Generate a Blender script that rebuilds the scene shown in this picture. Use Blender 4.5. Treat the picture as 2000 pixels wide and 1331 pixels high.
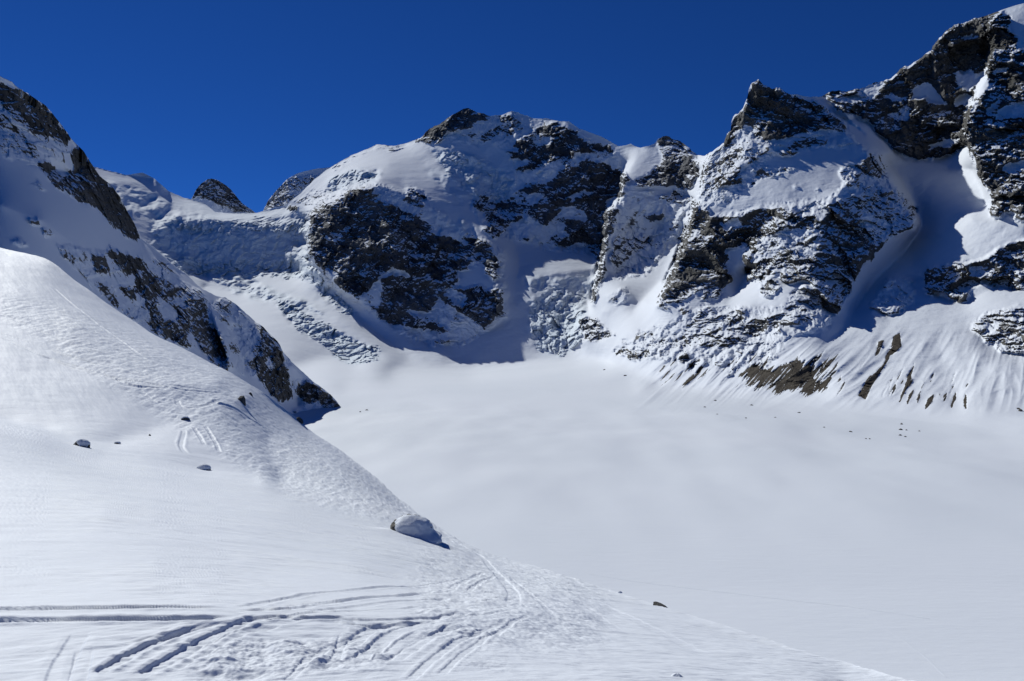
import bpy, math
import numpy as np

for o in list(bpy.data.objects): bpy.data.objects.remove(o)
SC = bpy.context.scene
COL = SC.collection
# ------------------------------------------------------------------ camera, sky, sun, exposure
FP, HY = 1558.0, 700.0            # focal length and horizon row in photograph pixels (2000 wide)
cd = bpy.data.cameras.new('camera'); cam = bpy.data.objects.new('camera', cd); COL.objects.link(cam)
cam.location = (0, 0, 0); cam.rotation_euler = (math.radians(90), 0, 0)
cd.sensor_width = 36; cd.lens = 36 * FP / 2000; cd.shift_y = (HY - 665.3) / 2000
cd.clip_start = 0.1; cd.clip_end = 40000
SC.camera = cam
SUN_AZ, SUN_EL = -41.0, 37.0      # degrees left of the view axis, above the horizon
w = bpy.data.worlds.new('World'); SC.world = w; w.use_nodes = True
nt = w.node_tree; nt.nodes.clear()
wo = nt.nodes.new('ShaderNodeOutputWorld'); bg = nt.nodes.new('ShaderNodeBackground')
sky = nt.nodes.new('ShaderNodeTexSky'); sky.sky_type = 'NISHITA'; sky.sun_disc = False
sky.sun_elevation = math.radians(SUN_EL); sky.sun_rotation = math.radians(SUN_AZ)
sky.altitude = 2600; sky.air_density = 0.75; sky.dust_density = 0.0; sky.ozone_density = 5.0
mul = nt.nodes.new('ShaderNodeMix'); mul.data_type = 'RGBA'; mul.blend_type = 'MULTIPLY'
mul.inputs['Factor'].default_value = 1.0
mul.inputs['B'].default_value = (0.13, 0.43, 0.92, 1)
nt.links.new(sky.outputs['Color'], mul.inputs['A'])
nt.links.new(mul.outputs['Result'], bg.inputs['Color'])
bg.inputs['Strength'].default_value = 0.066
nt.links.new(bg.outputs['Background'], wo.inputs['Surface'])
sd = bpy.data.lights.new('sun', 'SUN'); sun = bpy.data.objects.new('sun', sd); COL.objects.link(sun)
sd.energy = 3.85; sd.angle = math.radians(0.5); sd.color = (0.99, 1.0, 0.955)
sun.rotation_euler = (math.radians(90 - SUN_EL), 0, math.radians(180 - SUN_AZ))
SC.view_settings.view_transform = 'Standard'; SC.view_settings.look = 'None'
SC.view_settings.exposure = 0; SC.view_settings.gamma = 1
try: SC.cycles.max_bounces = 4; SC.cycles.diffuse_bounces = 1
except Exception: pass

# ------------------------------------------------------------------ noise
rng = np.random.RandomState(7)
PERM = rng.permutation(256).astype(np.int32); PERM = np.concatenate([PERM, PERM, PERM])
GR = rng.randn(256, 3).astype(np.float32); GR /= np.linalg.norm(GR, axis=1)[:, None]
def pn(x, y, z):
    x = np.asarray(x, np.float32); y = np.asarray(y, np.float32); z = np.asarray(z, np.float32)
    xf = np.floor(x); yf = np.floor(y); zf = np.floor(z)
    xi = xf.astype(np.int32) & 255; yi = yf.astype(np.int32) & 255; zi = zf.astype(np.int32) & 255
    x = x - xf; y = y - yf; z = z - zf
    u = x*x*x*(x*(x*6-15)+10); v = y*y*y*(y*(y*6-15)+10); q = z*z*z*(z*(z*6-15)+10)
    def g(a, b, c):
        h = PERM[PERM[PERM[xi+a]+yi+b]+zi+c]
        G = GR[h]
        return G[..., 0]*(x-a)+G[..., 1]*(y-b)+G[..., 2]*(z-c)
    def L(a, b, t): return a+(b-a)*t
    return 1.5*L(L(L(g(0,0,0), g(1,0,0), u), L(g(0,1,0), g(1,1,0), u), v),
             L(L(g(0,0,1), g(1,0,1), u), L(g(0,1,1), g(1,1,1), u), v), q)
def fbm(x, y, z, octs=5, gain=0.5, ridged=False, off=0.0):
    s = 0; a = 1.0; f = 1.0
    for k in range(octs):
        n = pn(x*f+off+k*17.3, y*f+k*9.1, z*f-k*5.7)
        if ridged: n = 1-2*np.abs(n)*1.4
        s = s+n*a; a *= gain; f *= 2.03
    return s
def vor(x, y, z=None, seed=0, facet=False):
    """2-D cell noise: F1, F2 and a per-cell random"""
    xi = np.floor(x).astype(np.int32); yi = np.floor(y).astype(np.int32)
    f1 = np.full(x.shape, 9.0, np.float32); f2 = f1.copy(); cid = np.zeros(x.shape, np.float32)
    for a in (-1, 0, 1):
        for b in (-1, 0, 1):
            h = PERM[PERM[(xi+a+seed) & 255]+((yi+b) & 255)]
            px = xi+a+0.5+0.45*GR[h, 0]; py = yi+b+0.5+0.45*GR[h, 1]
            d = np.hypot(x-px, y-py)
            m = d < f1
            f2 = np.where(m, f1, np.minimum(f2, d)); f1 = np.where(m, d, f1)
            c = GR[h, 2]+1.3*((x-px)*GR[PERM[h+9], 0]+(y-py)*GR[PERM[h+9], 1]) if facet else GR[h, 2]
            cid = np.where(m, c, cid)
    return f1, f2, cid
def ss(a, b, x):
    t = np.clip((x-a)/(b-a), 0, 1); return t*t*(3-2*t)

# ------------------------------------------------------------------ relief from measured lines
def blur(A, r):
    for _ in range(r):
        P = np.pad(A, 1, mode='edge')
        A = (P[:-2, 1:-1]+P[2:, 1:-1]+P[1:-1, :-2]+P[1:-1, 2:]+4*A)/8
    return A
def solve(lines, x0, x1, y0, y1, step, smooth=0):
    """membrane through ridge, gully and foot lines; works on 1/distance so planes stay planes"""
    nx = int((x1-x0)/step)+1; ny = int((y1-y0)/step)+1
    S = np.zeros((ny, nx)); W = np.zeros((ny, nx)); OX = np.zeros((ny, nx)); OY = np.zeros((ny, nx))
    for ln in lines:
        for (a, b) in zip(ln[:-1], ln[1:]):
            n = max(2, int(max(abs(a[0]-b[0]), abs(a[1]-b[1]))/step*2))
            for t in np.linspace(0, 1, n):
                x = a[0]+(b[0]-a[0])*t; y = a[1]+(b[1]-a[1])*t
                d = 1/a[2]+(1/b[2]-1/a[2])*t
                i = int(round((x-x0)/step)); j = int(round((y-y0)/step))
                if 0 <= i < nx and 0 <= j < ny: S[j, i] += d; W[j, i] += 1; OX[j, i] += (x-x0)/step-i; OY[j, i] += (y-y0)/step-j
    levels = []
    s, wt = S, W
    while min(s.shape) > 8:
        levels.append((s, wt))
        h, l = s.shape; s2 = np.pad(s, ((0, h % 2), (0, l % 2))); w2 = np.pad(wt, ((0, h % 2), (0, l % 2)))
        s = s2[::2, ::2]+s2[1::2, ::2]+s2[::2, 1::2]+s2[1::2, 1::2]
        wt = w2[::2, ::2]+w2[1::2, ::2]+w2[::2, 1::2]+w2[1::2, 1::2]
    U = None
    for (s, wt) in levels[::-1]:
        m = wt > 0; val = np.where(m, s/np.maximum(wt, 1e-9), 0)
        if U is None: U = np.full(s.shape, val[m].mean())
        else: U = np.repeat(np.repeat(U, 2, 0), 2, 1)[:s.shape[0], :s.shape[1]]
        U = np.where(m, val, U)
        for _ in range(160):
            P = np.pad(U, 1, mode='edge')
            U = np.where(m, val, (P[:-2, 1:-1]+P[2:, 1:-1]+P[1:-1, :-2]+P[1:-1, 2:])*0.25)
    m = W > 0; w1 = np.maximum(W, 1e-9); val = S/w1
    for rep in range(2):                                          # take out the rounding of the lines to grid cells
        B = blur(U, 8); gy, gx = np.gradient(B)
        v2 = np.where(m, val-np.clip(gx*OX/w1+gy*OY/w1, -.08*val, .08*val), 0)
        U = np.where(m, v2, U)
        for _ in range(120):
            P = np.pad(U, 1, mode='edge')
            U = np.where(m, v2, (P[:-2, 1:-1]+P[2:, 1:-1]+P[1:-1, :-2]+P[1:-1, 2:])*0.25)
    if smooth: U = blur(U, smooth)
    return (U, x0, y0, step)
def samp(fld, x, y):
    U, x0, y0, st = fld
    i = np.clip((x-x0)/st, 0, U.shape[1]-1.001); j = np.clip((y-y0)/st, 0, U.shape[0]-1.001)
    a = i.astype(int); b = j.astype(int); p = i-a; q = j-b
    return (U[b, a]*(1-p)+U[b, a+1]*p)*(1-q)+(U[b+1, a]*(1-p)+U[b+1, a+1]*p)*q
def P3(x, y, Z): return (x-1000)/FP*Z, Z, (HY-y)/FP*Z

def raster(polys, W_=2300, H_=1000, ox=150, oy=60):
    """areas of bare rock (value > 0) and of snow inside them (value < 0)"""
    M = np.zeros((H_, W_), np.float32)
    for val, pts in polys:
        pts = np.array(pts, float)+[ox, oy]
        ya, yb = int(max(0, pts[:, 1].min())), int(min(H_-1, pts[:, 1].max()+1))
        ys = np.arange(ya, yb+1)+0.5
        cross = [[] for _ in ys]
        for (p, q) in zip(pts, np.roll(pts, -1, 0)):
            if p[1] == q[1]: continue
            for k, yy in enumerate(ys):
                if (p[1] <= yy) != (q[1] <= yy): cross[k].append(p[0]+(yy-p[1])/(q[1]-p[1])*(q[0]-p[0]))
        for k, c in enumerate(cross):
            c.sort()
            for a, b in zip(c[::2], c[1::2]):
                a, b = int(max(0, a)), int(min(W_, b+1))
                row = M[ya+k]
                if val > 0: row[a:b] = np.maximum(row[a:b], val)
                else: row[a:b] = np.minimum(row[a:b], 1+val)
    return (M, -ox, -oy, 1.0)
def streak(x0, y0, x1, y1, wd, val=1.0):
    dx, dy = x1-x0, y1-y0; L = math.hypot(dx, dy); nx, ny = -dy/L*wd/2, dx/L*wd/2
    mx, my = x0+dx*.4, y0+dy*.4
    return (val, [(x0, y0), (mx+nx, my+ny), (x1+nx*.3, y1+ny*.3), (x1-nx*.3, y1-ny*.3), (mx-nx, my-ny)])
def blob(x, y, rx, ry, val=1.0):
    return (val, [(x+rx*math.cos(a)*(.8+.3*math.sin(3*a+x)), y+ry*math.sin(a)) for a in np.linspace(0, 6.28, 9)[:-1]])

# ------------------------------------------------------------------ mesh helpers
def grid_faces(nr, nc):
    i = np.arange(nr-1)[:, None]*nc+np.arange(nc-1)[None, :]
    return np.stack([i, i+nc, i+nc+1, i+1], -1).reshape(-1, 4)
def link_mesh(name, V, F, mats, attrs=None, flat=None, parent=None):
    used = np.zeros(len(V), bool); used[F.ravel()] = True
    idx = np.cumsum(used)-1; F = idx[F]; V = V[used]
    me = bpy.data.meshes.new(name)
    me.vertices.add(len(V)); me.vertices.foreach_set('co', V.astype(np.float32).ravel())
    n = F.shape[1]
    me.loops.add(F.size); me.loops.foreach_set('vertex_index', F.astype(np.int32).ravel())
    me.polygons.add(len(F)); me.polygons.foreach_set('loop_start', np.arange(0, F.size, n, dtype=np.int32))
    me.update(calc_edges=True)
    sm = np.ones(len(F), bool) if flat is None else ~flat
    me.polygons.foreach_set('use_smooth', sm)
    for k, a in (attrs or {}).items():
        at = me.attributes.new(k, 'FLOAT', 'POINT'); at.data.foreach_set('value', a[used].astype(np.float32))
    for m in mats: me.materials.append(m)
    ob = bpy.data.objects.new(name, me); COL.objects.link(ob)
    if parent: ob.parent = parent
    return ob
def tag(o, label=None, cat=None, group=None, kind=None):
    if label: o['label'] = label
    if cat: o['category'] = cat
    if group: o['group'] = group
    if kind: o['kind'] = kind
    return o
def gnormal(X, Y, Z):
    P = np.stack([X, Y, Z], -1)
    du = np.gradient(P, axis=1); dv = np.gradient(P, axis=0)
    n = np.cross(dv, du); n /= np.linalg.norm(n, axis=-1)[..., None]+1e-9
    return n

# ------------------------------------------------------------------ materials
def newmat(name):
    m = bpy.data.materials.new(name); m.use_nodes = True
    nt = m.node_tree; b = nt.nodes['Principled BSDF']
    return m, nt, b
def nd(nt, t, **kw):
    n = nt.nodes.new(t)
    for k, v in kw.items():
        if k.startswith('i_'): n.inputs[k[2:].replace('_', ' ')].default_value = v
        else: setattr(n, k, v)
    return n
def math_(nt, op, a, b=None, c=None):
    n = nt.nodes.new('ShaderNodeMath'); n.operation = op
    for i, v in enumerate((a, b, c)):
        if v is None: continue
        if isinstance(v, (int, float)): n.inputs[i].default_value = v
        else: nt.links.new(v, n.inputs[i])
    return n.outputs[0]
def mixc(nt, f, a, b):
    n = nt.nodes.new('ShaderNodeMix'); n.data_type = 'RGBA'
    for s, v in (('Factor', f), ('A', a), ('B', b)):
        if isinstance(v, (int, float)): n.inputs[s].default_value = v
        elif isinstance(v, tuple): n.inputs[s].default_value = v
        else: nt.links.new(v, n.inputs[s])
    return n.outputs['Result']
def noise(nt, vec, scale, detail=6, rough=0.6):
    n = nd(nt, 'ShaderNodeTexNoise', i_Scale=scale, i_Detail=detail, i_Roughness=rough)
    nt.links.new(vec, n.inputs['Vector']); return n.outputs['Fac']
def remap(nt, v, a, b):
    n = nt.nodes.new('ShaderNodeMapRange'); n.interpolation_type = 'SMOOTHSTEP'
    nt.links.new(v, n.inputs['Value']); n.inputs['From Min'].default_value = a; n.inputs['From Max'].default_value = b
    return n.outputs['Result']
SNOW = (0.76, 0.795, 0.85, 1)
def mountain_mat(name, s, dark, light, warm):
    """snow over rock; the share of rock comes from the surface's own attribute; s = size of the detail in 1/m"""
    m, nt, b = newmat(name)
    pos = nt.nodes.new('ShaderNodeNewGeometry').outputs['Position']
    at = nd(nt, 'ShaderNodeAttribute', attribute_name='rock').outputs['Fac']
    ea = nd(nt, 'ShaderNodeAttribute', attribute_name='earth').outputs['Fac']
    ic = nd(nt, 'ShaderNodeAttribute', attribute_name='ice').outputs['Fac']
    mp = nd(nt, 'ShaderNodeMapping'); mp.inputs['Rotation'].default_value = (0.15, 0.35, 0.2)
    mp.inputs['Scale'].default_value = (0.45, 0.7, 1.25)
    nt.links.new(pos, mp.inputs['Vector'])
    n1 = noise(nt, mp.outputs[0], s, 7, 0.65); n2 = noise(nt, pos, s*3.7, 4, 0.6)
    n3 = noise(nt, mp.outputs[0], s*0.17, 5, 0.55)
    k = math_(nt, 'ADD', at, math_(nt, 'MULTIPLY', math_(nt, 'SUBTRACT', n1, 0.5), 0.55))
    f = remap(nt, k, 0.44, 0.56)
    rc = mixc(nt, remap(nt, n3, 0.3, 0.7), dark, light)
    rc = mixc(nt, math_(nt, 'MULTIPLY', remap(nt, n2, 0.52, 0.75), 0.5), rc, warm)
    rc = mixc(nt, ea, rc, (0.06, 0.05, 0.038, 1))
    sn = mixc(nt, math_(nt, 'MULTIPLY', ic, 0.32), SNOW, (0.60, 0.76, 0.83, 1))
    nt.links.new(mixc(nt, f, sn, rc), b.inputs['Base Color'])
    b.inputs['Roughness'].default_value = 0.85; b.inputs['Specular IOR Level'].default_value = 0.2
    bp = nd(nt, 'ShaderNodeBump'); bp.inputs['Distance'].default_value = 1.6/s*0.25
    nt.links.new(math_(nt, 'ADD', 0.12, math_(nt, 'MULTIPLY', f, 0.75)), bp.inputs['Strength'])
    nt.links.new(math_(nt, 'ADD', n1, math_(nt, 'MULTIPLY', n2, 0.4)), bp.inputs['Height'])
    nt.links.new(bp.outputs[0], b.inputs['Normal'])
    return m
M_FAR = mountain_mat('rock_and_snow_far', 0.045, (0.045, 0.048, 0.056, 1), (0.115, 0.12, 0.13, 1), (0.13, 0.122, 0.118, 1))
M_RIGHT = mountain_mat('rock_and_snow', 0.06, (0.045, 0.045, 0.042, 1), (0.135, 0.13, 0.122, 1), (0.18, 0.16, 0.13, 1))
M_LEFT = mountain_mat('rock_and_snow_near', 0.12, (0.04, 0.04, 0.037, 1), (0.12, 0.11, 0.095, 1), (0.17, 0.15, 0.115, 1))
def snow_mat(name, s, amp):
    m, nt, b = newmat(name)
    pos = nt.nodes.new('ShaderNodeNewGeometry').outputs['Position']
    mp = nd(nt, 'ShaderNodeMapping'); mp.inputs['Rotation'].default_value = (0, 0, 0.25); mp.inputs['Scale'].default_value = (0.35, 1.2, 1)
    nt.links.new(pos, mp.inputs['Vector'])
    n1 = noise(nt, mp.outputs[0], s, 8, 0.62)
    n2 = noise(nt, pos, s*0.02, 4, 0.5)
    nt.links.new(mixc(nt, remap(nt, n2, 0.3, 0.7), SNOW, (0.73, 0.77, 0.825, 1)), b.inputs['Base Color'])
    b.inputs['Roughness'].default_value = 0.7; b.inputs['Specular IOR Level'].default_value = 0.3
    bp = nd(nt, 'ShaderNodeBump', i_Strength=0.9, i_Distance=amp)
    n3 = noise(nt, pos, s*9, 3, .7)
    nt.links.new(math_(nt, 'ADD', n1, math_(nt, 'MULTIPLY', n3, .22)), bp.inputs['Height']); nt.links.new(bp.outputs[0], b.inputs['Normal'])
    return m
M_FORE = snow_mat('wind_packed_snow', 7.0, 0.012)
M_GLAC = snow_mat('glacier_snow', 0.16, 0.35)
# ================================================================== THE MASSIF (valley head, glacier, peaks to the right)
SKY = [(-170,300),(0,318),(182,325),(210,333),(248,342),(278,337),(300,348),(330,374),(361,387),(376,390),(400,398),(420,414),(450,417),(498,417),(513,413),(540,404),(558,402),(566,394),
 (588,377),(614,350),(644,328),(663,316),(693,301),(719,290),(734,282),(768,285),(791,281),(806,275),(821,269),(832,258),(845,249),(862,238),(875,232),
 (898,217),(908,212),(916,211),(930,217),(943,223),(958,228),(984,224),(992,219),(999,217),(1022,224),(1044,232),(1070,232),(1090,236),(1112,238),(1131,251),
 (1150,258),(1176,268),(1209,286),(1221,284),(1232,281),(1240,286),(1251,289),(1265,286),(1279,281),(1286,273),(1294,268),(1302,267),(1309,270),(1328,274),(1347,289),(1362,304),(1377,304),(1384,300),
 (1400,288),(1414,278),(1420,262),(1427,255),(1429,236),(1434,226),(1452,210),(1459,191),(1463,172),(1467,164),(1474,160),(1482,156),(1490,164),(1497,167),
 (1508,174),(1516,171),(1523,171),(1530,178),(1540,184),(1561,186),(1578,189),(1596,190),(1606,188),(1627,177),(1654,179),(1687,171),(1711,161),(1741,153),(1752,142),(1759,132),
 (1775,128),(1792,120),(1805,108),(1819,99),(1822,87),(1840,72),(1849,59),(1858,52),(1864,48),(1876,51),(1882,44),(1905,37),(1937,27),(1970,15),(2000,6),(2180,-45)]
def sky_y(x): 
    a = np.array(SKY, float); return np.interp(x, a[:, 0], a[:, 1])
def fl(y, Z): return [(-170, y, Z), (2180, y, Z)]
LN = [
 # glacier floor
 fl(1420, 270), fl(1331, 321), fl(1150, 452), fl(1000, 665), fl(900, 960), 
 [(-170,850,1195),(1700,850,1195),(1850,845,1230),(2180,850,1150)],
 [(560,800,1640),(800,800,1650),(1200,800,1600),(1500,800,1560),(1660,806,1500)],
 [(-170,800,1640),(560,800,1640)],
 [(670,760,2150),(1000,760,2180),(1240,757,2150)],
 [(760,728,2960),(920,729,3090),(1060,712,3020),(1130,706,2960),(1190,704,2780)],
 # foot of the right-hand walls
 [(1190,704,2650),(1290,757,2130),(1450,778,1800),(1560,792,1620),(1700,808,1480),(1850,822,1330),(2000,842,1190),(2180,860,1080)],
 # ice fall on the left
 [(700,712,3020),(650,700,3100),(600,712,2900),(560,730,2600),(520,740,2500)],
 [(520,590,3900),(560,600,3750),(620,640,3450),(690,690,3150),(745,700,3090)],
 [(400,560,4350),(470,575,4180),(560,570,4050),(620,590,3800),(660,625,3500),(720,665,3270),(780,708,3060)],
 [(360,525,4560),(420,530,4620),(470,525,4640),(540,525,4620),(590,530,4500)],
 [(310,440,4780),(360,425,4870),(440,430,4870),(520,440,4840),(600,425,4900)],
 [(330,492,4620),(400,480,4740),(470,478,4740),(600,475,4740)],
 [(330,372,5450),(361,387,5450),(400,400,5350),(430,416,5250),(498,418,5250),(558,404,5200)],
 [(182,325,5300),(210,333,5330),(248,342,5370),(300,348,5420)],
 [(225,372,4950),(262,392,4980),(300,402,5050)],[(235,392,4820),(300,425,4850)], [(250,450,4500),(300,500,4350)],[(290,560,3900),(440,640,3500)],
 [(-170,300,4500),(0,318,4700)],[(-170,600,3000),(300,700,2700),(520,740,2500)],
 # snow dome and sky line of the main peak
 [(566,394,5050),(614,350,5120),(644,328,5180),(693,301,5250),(734,283,5260),(791,281,5120),(821,269,4940),(862,238,4780),(916,211,4780),(958,228,4760),(999,217,4740),(1044,232,4640),(1112,238,4430),(1150,258,4350),(1209,286,4180),(1251,289,4030)],
 [(600,400,4800),(640,380,4600),(690,360,4380),(740,350,4180),(790,370,4170)],
 [(650,345,4820),(700,330,4640),(760,320,4560),(830,320,4580)],
 [(821,271,4920),(850,305,4640),(872,345,4330),(893,395,4130),(915,430,4000),(950,465,3850),(976,505,3700)],
 [(930,280,4680),(950,310,4590),(960,350,4480),(968,390,4380),(985,430,4200),(1005,480,4000),(1015,510,3850),(1012,540,3680)],
 [(916,214,4770),(905,260,4690)], [(999,220,4730),(985,262,4650)],
 # dark buttress
 [(588,413,4950),(596,450,4800),(600,500,4550)],
 [(612,418,4060),(607,455,3960),(606,498,3850),(625,518,3780),(642,534,3700),(659,560,3640),(690,577,3560),(722,602,3570),(760,634,3490),(800,645,3450),(840,672,3390)],
 [(622,412,4060),(680,378,4010),(735,362,3990),(775,372,4010),(830,400,4000),(880,432,3960)],
 [(735,364,3990),(748,400,3880),(765,450,3760),(770,500,3660),(790,560,3600),(800,610,3520)],
 [(700,420,3905),(690,480,3790),(700,540,3665)],
 [(850,450,3890),(890,500,3780),(930,530,3640),(968,558,3500),(974,580,3450),(974,604,3400),(950,634,3300)],
 [(830,500,3760),(860,570,3590),(870,590,3520),(905,625,3380)],
 [(860,672,3340),(920,660,3350),(985,630,3360)],
 [(640,560,3900),(690,605,3640),(735,650,3480),(800,700,3230)],
 [(880,700,3240),(1000,690,3150),(1020,640,3300),(1003,580,3490)],
 # small cirque glacier and shaded headwall right of it
 [(1015,540,3650),(1060,535,3680),(1110,530,3700),(1160,525,3750)],
 [(1030,580,3480),(1080,585,3480),(1145,575,3540)],
 [(1040,635,3290),(1060,635,3300),(1110,630,3310),(1130,622,3290)],
 [(1045,690,3130),(1080,690,3110),(1110,688,3090),(1135,680,3020)],
 [(1010,480,4010),(1080,482,4060),(1150,480,4080),(1168,478,4080)],
 [(1040,400,4180),(1100,420,4150),(1160,420,4130)], [(1020,345,4370),(1110,345,4260),(1185,335,4180)], [(1120,300,4330),(1060,300,4440)],
 [(1105,240,4430),(1085,300,4350),(1060,345,4290)],
 # middle ridge
 [(1251,289,4030),(1236,320,3930),(1216,350,3800),(1212,390,3690),(1186,418,3600),(1182,460,3490),(1178,505,3370),(1165,560,3230),(1157,597,3130)],
 [(1228,312,4130),(1211,350,4150),(1207,386,4120),(1180,414,4110),(1176,460,4080),(1172,502,3900),(1159,560,3640),(1150,600,3460)],
 [(1279,281,3990),(1294,268,3960),(1309,270,3940),(1328,274,3900),(1362,304,3820),(1382,301,3700)],
 [(1300,275,3950),(1290,330,3820),(1270,365,3680)],[(1225,362,3720),(1270,365,3740),(1345,380,3680)],
 [(1230,440,3660),(1260,470,3620),(1290,440,3640)],[(1205,530,3420),(1240,520,3440),(1270,500,3440)],
 [(1345,440,3500),(1328,484,3400),(1297,545,3180),(1250,592,2920),(1232,612,2800)],
 [(1186,579,3010),(1210,566,2960),(1232,580,2920)],[(1180,610,2960),(1205,606,2900),(1230,612,2800)],
 [(1130,625,3180),(1165,625,3030),(1195,645,2850)],[(1140,668,2960),(1170,670,2850),(1203,660,2720)],
 # right-hand pyramid: sky line, left edge, ribs
 [(1384,300,3050),(1414,278,3010),(1429,236,3000),(1452,210,2980),(1467,165,2960),(1482,156,2950),(1508,174,2950),(1523,171,2950),(1561,186,3000),(1596,190,3060)],
 [(1384,302,3050),(1372,350,2960),(1363,395,2860),(1350,440,2790),(1333,490,2700),(1308,550,2580),(1285,600,2450)],
 [(1366,330,3560),(1357,390,3500),(1345,430,3430)],[(1327,500,3300),(1303,545,3130)],
 [(1262,590,2780),(1235,650,2560),(1200,690,2650)],
 [(1428,262,2965),(1500,268,2850),(1560,262,2820),(1640,262,2850)],
 [(1470,280,2830),(1440,340,2790),(1400,375,2790)],
 [(1500,285,2800),(1580,290,2770),(1660,290,2740),(1695,298,2700)],
 [(1385,408,2760),(1450,395,2680),(1540,390,2560),(1600,395,2500),(1625,388,2470)],
 [(1597,200,3020),(1640,240,2880),(1655,262,2820),(1697,300,2690),(1680,335,2600),(1625,390,2470),(1605,420,2420),(1600,470,2350),(1590,540,2240),(1575,560,2190),(1560,620,2060),(1520,650,1990)],
 [(1465,410,2640),(1470,470,2560),(1459,515,2480)],
 [(1400,430,2720),(1410,500,2590),(1430,540,2520),(1400,588,2420)],[(1395,530,2540),(1360,570,2450)],
 [(1462,525,2600),(1440,570,2480),(1420,592,2380)],
 [(1530,440,2470),(1520,520,2330),(1500,550,2260)],[(1480,590,2240),(1450,610,2180)],
 [(1300,600,2420),(1350,620,2330),(1400,640,2220),(1470,655,2110),(1530,650,1990),(1600,640,1990)],
 [(1290,690,2250),(1360,680,2180),(1430,680,2080),(1500,690,1950),(1560,700,1860)],
 [(1440,735,1950),(1500,718,1880),(1560,705,1800),(1600,705,1790)],
 [(1470,762,1830),(1550,768,1740),(1610,758,1720)],
 [(1640,215,3030),(1700,270,2920),(1738,300,2830)],[(1600,193,3110),(1640,228,3080),(1690,262,2980)],
 [(1738,345,2700),(1770,408,2530),(1786,432,2450),(1783,450,2420),(1742,466,2400),(1692,500,2340),(1660,560,2240),(1640,606,2130)],
 [(1660,350,2560),(1700,420,2450),(1690,480,2370)],
 [(1738,322,2950),(1756,345,2900),(1784,398,2790),(1800,440,2670),(1768,488,2560),(1705,552,2400),(1670,600,2260),(1655,622,2150)],
 # far right wall
 [(1606,189,3200),(1654,179,3190),(1687,171,3180),(1741,153,3140),(1792,120,3090),(1819,99,3060),(1840,72,3040),(1864,48,3020),(1882,44,3010),(1937,28,2960),(2000,6,2860),(2180,-45,2700)],
 [(1640,230,3090),(1700,240,3080),(1744,292,2990),(1770,312,2960),(1834,310,2930),(1889,284,2900)],
 [(1780,190,3060),(1840,200,3000),(1880,150,3000),(1925,80,2990)],
 [(1945,28,2940),(1940,90,2800),(1930,140,2700),(1898,205,2600),(1885,250,2560),(1895,290,2510),(1918,345,2430),(1938,390,2340),(1942,428,2270)],
 [(1933,90,2990),(1923,142,2920),(1890,208,2900),(1879,255,2890)],
 [(1985,90,2760),(1975,180,2620),(1980,300,2430),(1990,430,2220)],[(2030,60,2800),(2180,200,2500),(2180,430,2150)],
 [(1850,330,2850),(1900,330,2640),(1915,365,2520),(1925,400,2420)],
 [(1832,460,2440),(1870,450,2370),(1900,430,2330),(1945,440,2250),(2000,440,2180)],
 [(1812,522,2290),(1845,520,2250),(1900,510,2210),(1957,484,2180),(2000,468,2150),(2180,430,2080)],
 [(1806,545,2280),(1830,580,2190),(1885,590,2120),(1930,567,2110),(2000,566,2050),(2180,560,1900)],
 [(1700,595,2190),(1740,545,2300),(1785,550,2310),(1800,540,2330)],[(1700,608,2120),(1735,622,2090),(1790,590,2170)],
 [(1650,640,2070),(1600,690,1850),(1650,720,1740)],
 [(1750,640,1990),(1745,690,1840),(1700,770,1600)],
 [(1830,640,1950),(1840,700,1760),(1870,790,1470)],
 [(1897,635,1930),(1925,612,1960),(1990,600,1920),(2180,600,1800)],
 [(1905,650,1880),(1927,675,1820),(1980,697,1730),(2060,700,1650)],
 [(1900,690,1740),(1985,720,1590),(2180,740,1450)],
 [(1940,790,1400),(2050,800,1340)],
]
print('solve massif')
FM = solve(LN, -180, 2190, -60, 1430, 3, smooth=2)
FMS = (blur(FM[0], 40),)+FM[1:]
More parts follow.
